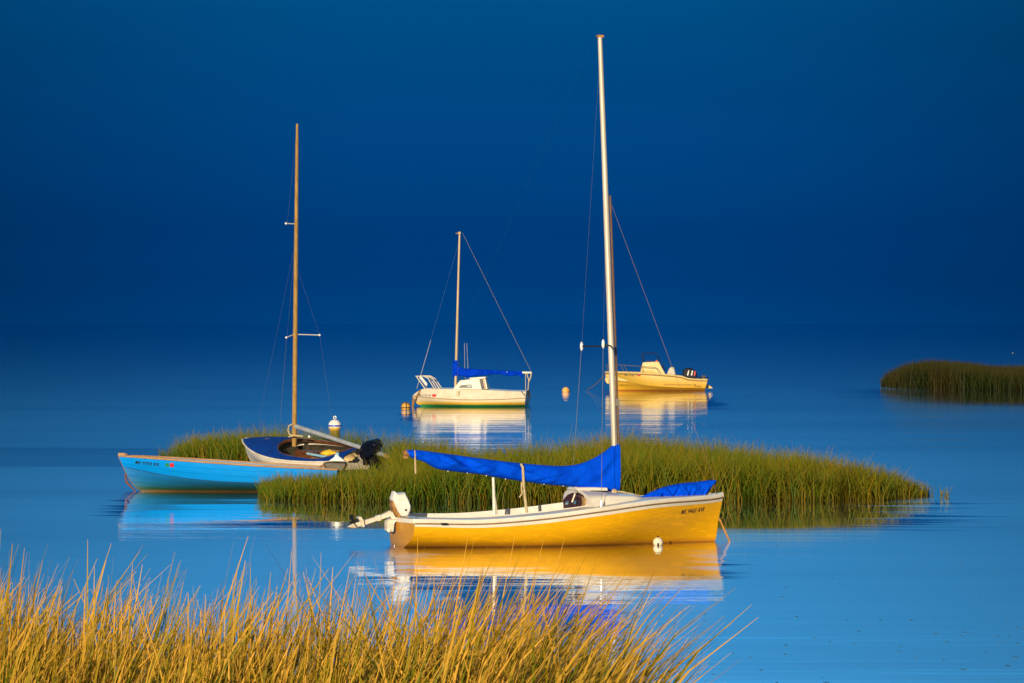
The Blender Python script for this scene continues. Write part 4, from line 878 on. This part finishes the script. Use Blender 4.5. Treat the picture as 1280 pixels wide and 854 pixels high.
    # outboard with a white shroud
    om = Bt.part('outboard_motor', MB().loft([[(x, y * k, z) for x, z in Bt.poly([(404, 578.5), (412, 576.8), (432, 577.3), (434.5, 580.5), (430, 589), (424, 596), (414, 597), (408, 588)])] for y, k in ((-.2, .85), (-.13, 1), (.13, 1), (.2, .85))]), pmat('engine with painted shade', (.07, .055, .02), .5, (.03, .025, .01), 10), bevel=.04)  # dark olive carries the shade of the motor's underside in its colour
    Bt.part('engine_cowl', MB().loft([[(x, y * k, z) for x, z in Bt.poly([(410.5, 576.8), (418, 571.5), (420.3, 567.6), (424, 570.4), (432.5, 577), (422, 576.2)])] for y, k in ((-.19, .7), (-.12, 1), (.12, 1), (.19, .7))]), white, om, bevel=.03)
    Bt.part('cowl_top', MB().prism(Bt.poly([(418, 570.5), (420.5, 565.3), (424, 566.5), (424, 570.6), (421, 571.5)]), -.1, .1, .1), pmat('light blue plastic', (.12, .42, .62), .4), om)
    Bt.part('tiller', MB().tube(Bt.pts([(411, 578.5, .05), (399, 584, .05)]), .022), rust, om)
    w = [Bt.M @ Vector(hull.pos(u, 0, s, .12)) for s, us in ((1, np.linspace(0, 1, 12)), (-1, np.linspace(1, 0, 12))) for u in us]
    no_grass.append([(p.x, p.y) for p in w])
    return Bt

# ------------------------------------------------------------------ white catboat lying heeled in the grass
def catboat():
    Bt = Boat('catboat', 'white open sailboat with navy deck lying heeled in the grass', 449, 106.6, 135, 1, heel=-14, pitch=2)
    L0 = Bt.L; Ls = L0(304.5, 549.5, 0)[0]
    Bm = [(0, .55), (.2, .72), (.45, .82), (.65, .74), (.82, .50), (.94, .22), (1, .02)]
    zbow = L0(304.5, 549, 0)[2]
    sh = [(0, .42), (.25, .405), (.5, .43), (.75, .50), (1, zbow)]
    xs = L0(315, 582, 0)
    def stem(z): return spl([(-.3, xs[0] - .9), (-.1, xs[0] - .25), (max(xs[2], .02), xs[0]), (zbow, Ls)], z)
    hull = Hull(Ls, lambda u: spl(sh, u), lambda u: spl(sh, u) + .2, lambda u: spl(Bm, u), lambda u: spl([(0, 2.6), (.5, 2.6), (.8, 1.7), (1, 1.15)], u), stem, lambda z: -.05 * z)
    hm = bandmat('old white paint', [(-.2, (.10, .09, .05)), (.0, (.30, .26, .18)), (.10, (.66, .60, .50)), (.6, (.80, .74, .66))], -.2, .6, nstr=.04, nscale=4, stretch=(1, 1, 1.6), rough=.5, var=.16, bump=.004, bscale=6)
    ho = Bt.part('hull', hull.skin(MB()), hm)
    Bt.part('transom', hull.transom(MB()), pmat('flaking white paint', (.80, .74, .64), .6, (.36, .27, .13), 9, (1, 5, .7), bump=.006, bscale=16))
    Bt.part('rub_rail', hull.rail(MB(), .020, .0, .008), cream2)
    camb = lambda u, k: .17 * (1 - k * k) * min(1, spl(Bm, u) * 1.6)
    ui, uo = .04, .63
    def cw(u): t = (u - ui) / (uo - ui); return min(.66, spl(Bm, u) - .05) * max(0, 1 - abs(2 * t - 1) ** 3.2) ** .5 if 0 < t < 1 else 0
    def dp(u, y, s):
        B = spl(Bm, u); return (hull.pos(u, 0, s)[0], s * y, spl(sh, u) + .008 + camb(u, min(1, y / max(B, .01))))
    mb = MB()
    for s in (-1, 1):
        mb.grid(lambda u, v: dp(u, max(spl(Bm, u) - .012, .003) * (1 - v) + v * cw(u), s), 70, 10, .0, .998)
    Bt.part('deck', mb, blue_deck)
    mb = MB(); K = 60
    ring = [(ui + (uo - ui) * (.5 - .5 * math.cos(math.pi * i / K)), s) for s, rg in ((1, range(K + 1)), (-1, range(K - 1, 0, -1))) for i in rg]
    rings = []
    for u, s in ring:
        y = cw(u); p = Vector(dp(u, y, s)); k = .985
        rings.append([p + Vector((0, 0, -.05)), p + Vector((0, 0, .014)), p + Vector((0, -s * .016, .014)), p + Vector((0, -s * .018, -.05))])
    rings.append(rings[0]); mb.loft(rings, cap=False); co_ = Bt.part('coaming', mb, mahog)
    mb = MB()
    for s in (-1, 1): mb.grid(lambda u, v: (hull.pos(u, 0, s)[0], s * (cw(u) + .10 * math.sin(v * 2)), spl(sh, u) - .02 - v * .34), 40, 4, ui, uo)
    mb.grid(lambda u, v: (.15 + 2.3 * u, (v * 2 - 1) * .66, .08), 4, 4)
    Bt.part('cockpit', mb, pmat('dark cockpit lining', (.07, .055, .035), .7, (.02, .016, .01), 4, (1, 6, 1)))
    Bt.part('seat', MB().box((.55, .36, .30), (.9, .24, .03)).box((.55, -.40, .30), (.9, .24, .03)), teak); Bt.part('thwart', MB().box((1.35, 0, .30), (.24, 1.15, .035)), teak)
    Bt.part('centreboard_case', MB().box((1.75, 0, .25), (.8, .08, .36)), mahog)
    Bt.part('bulkhead', MB().box((.20, 0, .36), (.03, .9, .2)), mahog)
    # spars
    m0, m1 = Vector(L0(366.2, 547.5, 0)), Vector(L0(371.5, 155, 0)); m0.z -= .2
    mast = Bt.part('mast', MB().tube([m0, m0.lerp(m1, .5), m0.lerp(m1, .93), m1], [.058, .054, .038, .028], 12), varnish)
    def onm(py): return Vector(L0(366.2 + (547.5 - py) / 392.5 * 5.3, py, 0))
    for py, q in ((280, ((357.5, 279.5, .25),)), (418, ((399.5, 419, -.45), (358, 422, .3)))):
        for t in q:
            tip = Vector(L0(*t)); o = Bt.part('spreader', MB().tube([onm(py), tip], .013, 6), alu); Bt.part('spreader_tip', MB().ball(tip, .03, nu=8, nv=6), white, o)
    for a, c in (((371, 160), (359, 280)), ((370, 300), (322, 533)), ((369, 300), (347, 563)), ((369.5, 330), (399.5, 419)), ((399.5, 419), (417, 540)), ((358, 422), (349, 540))):
        Bt.part('stay', MB().tube(Bt.pts([a, c]), .0014, 5), wire)
    Bt.part('mast_line', MB().tube(Bt.pts([(366, 530, .08), (361.5, 532, .1), (360, 538, .1), (362, 543, .1), (366, 545, .08), (370, 544, .08)]), .018, 6).tube(Bt.pts([(361, 546, .2), (367, 544.5, .2), (379, 545.5, .1)]), .02, 6), rope)
    b0, b1 = Vector(L0(369.5, 533, 0)), Vector(L0(486, 571, -.1))
    bo = Bt.part('boom', MB().tube([b0, b1], [.055, .05], 10), greyalu)
    Bt.part('boom_end', MB().tube([b1.lerp(b0, .04), b1, b1 + (b1 - b0).normalized() * .06], [.055, .055, .04]), teak, bo)
    Bt.part('deck_block', MB().box(L0(334, 549, .05), (.14, .06, .03)), mahog)
    Bt.part('bow_chock', MB().ball(L0(386.5, 546, -.7), .035), white)
    # black outboard on the transom
    om = Bt.part('outboard_motor', MB().loft([[(x, y * k, z) for x, z in Bt.poly([(453, 562), (456, 554.5), (461, 550), (468, 549.3), (473.5, 553), (474.5, 558), (471.5, 565), (466, 571), (457, 573.5), (454, 569)], .0)] for y, k in ((-.17, .85), (-.1, 1), (.1, 1), (.17, .85))]), blackblue, bevel=.05)
    Bt.part('tiller', MB().tube(Bt.pts([(455, 560, .1), (447, 567, .2)]), [.03, .022]).ball(L0(446, 567.2, .2), .03), black, om)
    Bt.part('bracket', MB().box(L0(459, 573, 0), (.14, .2, .3)), black, om)
    Bt.part('drive_leg', MB().prism(Bt.poly([(462, 570), (470, 568), (470, 588), (464, 590)]), -.05, .05, .1), black, om)
    w = [Bt.M @ Vector(hull.pos(u, 0, s, .15)) for s, us in ((1, np.linspace(0, 1, 12)), (-1, np.linspace(1, 0, 12))) for u in us]
    no_grass.append([(p.x, p.y) for p in w])
    # things lying in the cockpit
    def lay(mb, name, mat, label, cat):
        o = mb.build(name, mat); o.matrix_world = Bt.M.copy(); return tag(o, label, cat)
    tp = L0(412, 566, .1)
    def blob(cx, cy, cz, rx, ry, rz, seed):
        g = np.random.default_rng(seed); ph = g.uniform(0, 6.28, 6)
        def fn(u, v):
            a, b = u * 2 * math.pi, v * math.pi; k = 1 + .16 * math.sin(3 * a + ph[0]) * math.sin(b) + .12 * math.sin(5 * a + 3 * b + ph[1]) * math.sin(b)
            return (cx + rx * k * math.cos(a) * math.sin(b), cy + ry * k * math.sin(a) * math.sin(b), cz + rz * k * math.cos(b))
        return MB().grid(fn, 28, 16)
    p = L0(420, 566, .25); lay(blob(p[0] - .1, .2, .42, .50, .26, .10, 3), 'canvas_sail', pmat('tan canvas', (.66, .48, .22), .8, (.45, .30, .12), 8, bump=.01, bscale=12), 'crumpled tan canvas heaped in the navy decked boat', 'canvas')
    p = L0(411, 565.5, .3); lay(blob(p[0], .30, p[2] - .01, .20, .13, .07, 5), 'life_jacket', pmat('yellow foam', (.85, .52, .02), .6), 'yellow life jacket on the tan canvas in the cockpit', 'life jacket')
    p = L0(404, 567, .35); lay(blob(p[0], .34, p[2], .07, .06, .06, 6), 'bait_bag', pmat('orange red cloth', (.60, .12, .02), .7), 'small orange red bag beside the yellow life jacket', 'bag')
    lay(MB().tube(Bt.pts([(384, 567, .45), (403, 570.5, .45)]), .030, 8).tube(Bt.pts([(403, 570.5, .45), (417, 572.5, .45)]), [.03, .04], 8), 'paddle', pmat('light blue paddle', (.25, .50, .66), .4), 'pale blue paddle laid along the near cockpit edge', 'paddle')
    return Bt

# ------------------------------------------------------------------ buoys
def buoy(name, label, px, py, r, mat, build=None, up=.35, Y=None):
    Xw, Yw = gp(px, py)
    if Y: Yw = Y; Xw = (px - CX) / F * Yw
    o = bpy.data.objects.new(name, None); C.objects.link(o); o.location = (Xw, Yw, 0); tag(o, label, 'buoy', 'mooring buoys on the bay')
    MB().ball((0, 0, r * up), r, nu=26, nv=18).build('float', mat, o)
    return o
def buoys():
    bw = pmat('white buoy shell', (.86, .80, .66), .4, (.80, .68, .46), 10)
    b = buoy('mooring_buoy', 'round white buoy touching the side of the yellow hull', 822.5, 682.0, .081, bw, up=.62)
    MB().tube([(0, 0, .12), (0, 0, .155)], .012).tube([(-.005, -.085, -.01), (0, -.082, .045)], .014).build('ring', black, b)
    bo_ = pmat('orange buoy shell', (.85, .36, .06), .45, (.80, .46, .14), 6)
    b = buoy('mooring_buoy', 'small plain orange buoy floating left of the cream motorboat', 707.2, 490.5, .19, bo_, up=.45); MB().ball((.16, -.07, .03), .07).build('eye', dkrope, b)
    b = buoy('mooring_buoy', 'orange buoy wrapped in dark bands off the white cabin sailboat bow', 507.2, 511.5, .18, pmat('yellow orange buoy', (.85, .48, .07), .5, (.70, .30, .03), 5), up=.5)
    mb = MB()
    mb.tube([(.186 * math.cos(a), .0 - .186 * math.sin(a) * .2 , .09 + .186 * math.sin(a)) for a in np.linspace(0, 6.283, 30)], .02, 5)
    mb.tube([(.02, .188 * math.cos(a), .09 + .188 * math.sin(a)) for a in np.linspace(0, 6.283, 30)], .024, 5)
    mb.tube([(.188 * math.cos(a), .188 * math.sin(a), .07) for a in np.linspace(0, 6.283, 30)], .02, 5).build('rope_band', dkrope, b)
    # big striped mooring ball behind the grass
    Xw, Yw = gp(418.5, 548.5); k = Yw / F
    o = bpy.data.objects.new('mooring_buoy', None); C.objects.link(o); o.location = (Xw, Yw, 0); tag(o, 'white buoy with a blue stripe and weedy skirt behind the grass', 'buoy', 'mooring buoys on the bay')
    rr = 8.1 * k; zc = (548.5 - 532.5) * k
    MB().ball((0, 0, zc), rr, nu=28, nv=20).build('float', bandmat('white ball stained below', [(0, (.55, .30, .03)), (zc - rr * .45, (.78, .46, .05)), (zc - rr * .22, (.84, .70, .42)), (zc, (.86, .82, .76)), (zc + rr, (.87, .84, .80))], 0, zc + rr, nstr=.01, nscale=12), o)
    MB().lathe([(rr * 1.004, zc - rr * .10), (rr * 1.012, zc - rr * .08), (rr * 1.012, zc + rr * .13), (rr * 1.004, zc + rr * .15)]).build('stripe', pmat('blue stripe paint', (.01, .06, .62), .4), o)
    MB().lathe([(rr * .72, zc - rr * .75), (rr * .8, zc - rr * .85), (rr * .74, zc - rr * 1.3), (rr * .70, -.1)], wob=.05).build('weed_skirt', weed, o)
    MB().tube([(0, 0, zc + rr - .01), (0, 0, zc + rr + .04)], .025).tube([(.04 * math.cos(a), 0, zc + rr + .06 + .04 * math.sin(a)) for a in np.linspace(0, 6.283, 14)], .012, 5).build('ring', steel, o)
    # far speck
    b = buoy('mooring_buoy', 'tiny pale buoy far out beyond the reed bank', 1266, 441.5, .055, pmat('tan far buoy', (.40, .26, .14), .6), up=.6); MB().tube([(0, 0, .09), (0, 0, .13)], .012).build('ring', dkrope, b)

yb = yellow(); cabin_boat(); pb = power_boat(); skiff(); catboat(); buoys()
# fender hanging from the motorboat's bow
f_ = MB().tube(pb.pts([(757.2, 472.5, .12), (757.8, 473.8, .12), (759.5, 477, .12), (760.8, 479.2, .12), (761, 480, .12)]), [.03, .085, .10, .075, .03], 12).tube(pb.pts([(757.2, 472.5, .12), (759, 468.5, .1), (759.5, 466, .1)]), .012)
fo = f_.build('fender', pmat('cream fender', (.82, .60, .26), .45)); fo.matrix_world = pb.M.copy(); tag(fo, 'oval cream fender hanging under the motorboat bow', 'fender')
# gap trodden between the two beached boats
no_grass.append([gp(325, 590), gp(405, 590), gp(490, 587), gp(488, 613), gp(405, 612), gp(325, 607)])
island_grass(); near_grass(); far_bank()
# dark flecks added to stand for ripples on the near water
def flecks():
    mb = MB(); g = np.random.default_rng(4)
    for i in range(80):
        px = g.uniform(880, 1290); py = g.uniform(690, 860) if i % 4 else g.uniform(640, 720)
        if g.random() < .5: py = 775 + abs(g.normal(0, 35))
        X, Y = gp(px, py); l = g.uniform(.005, .022) * (1 if g.random() < .85 else 2.2); a = g.normal(0, .3); w = g.uniform(.003, .006)
        d = Vector((math.cos(a), math.sin(a), 0)); e = Vector((-d.y, d.x, 0)); c = Vector((X, Y, .003))
        mb.loft([[c + d * l * k + e * w * q * 3, c + d * l * k - e * w * q * 3, c + d * l * k - e * w * q * 2 + Vector((0, 0, .006 * q)), c + d * l * k + e * w * q * 2 + Vector((0, 0, .006 * q))] for k, q in ((-1, .3), (-.4, 1), (.5, 1), (1, .3))])
    tag(mb.build('ripple_flecks', pmat('dark ripple flecks', (.03, .14, .26), .7)), 'dark flecks added for small ripples on the near blue water', 'ripple marks', kind='stuff')
flecks()
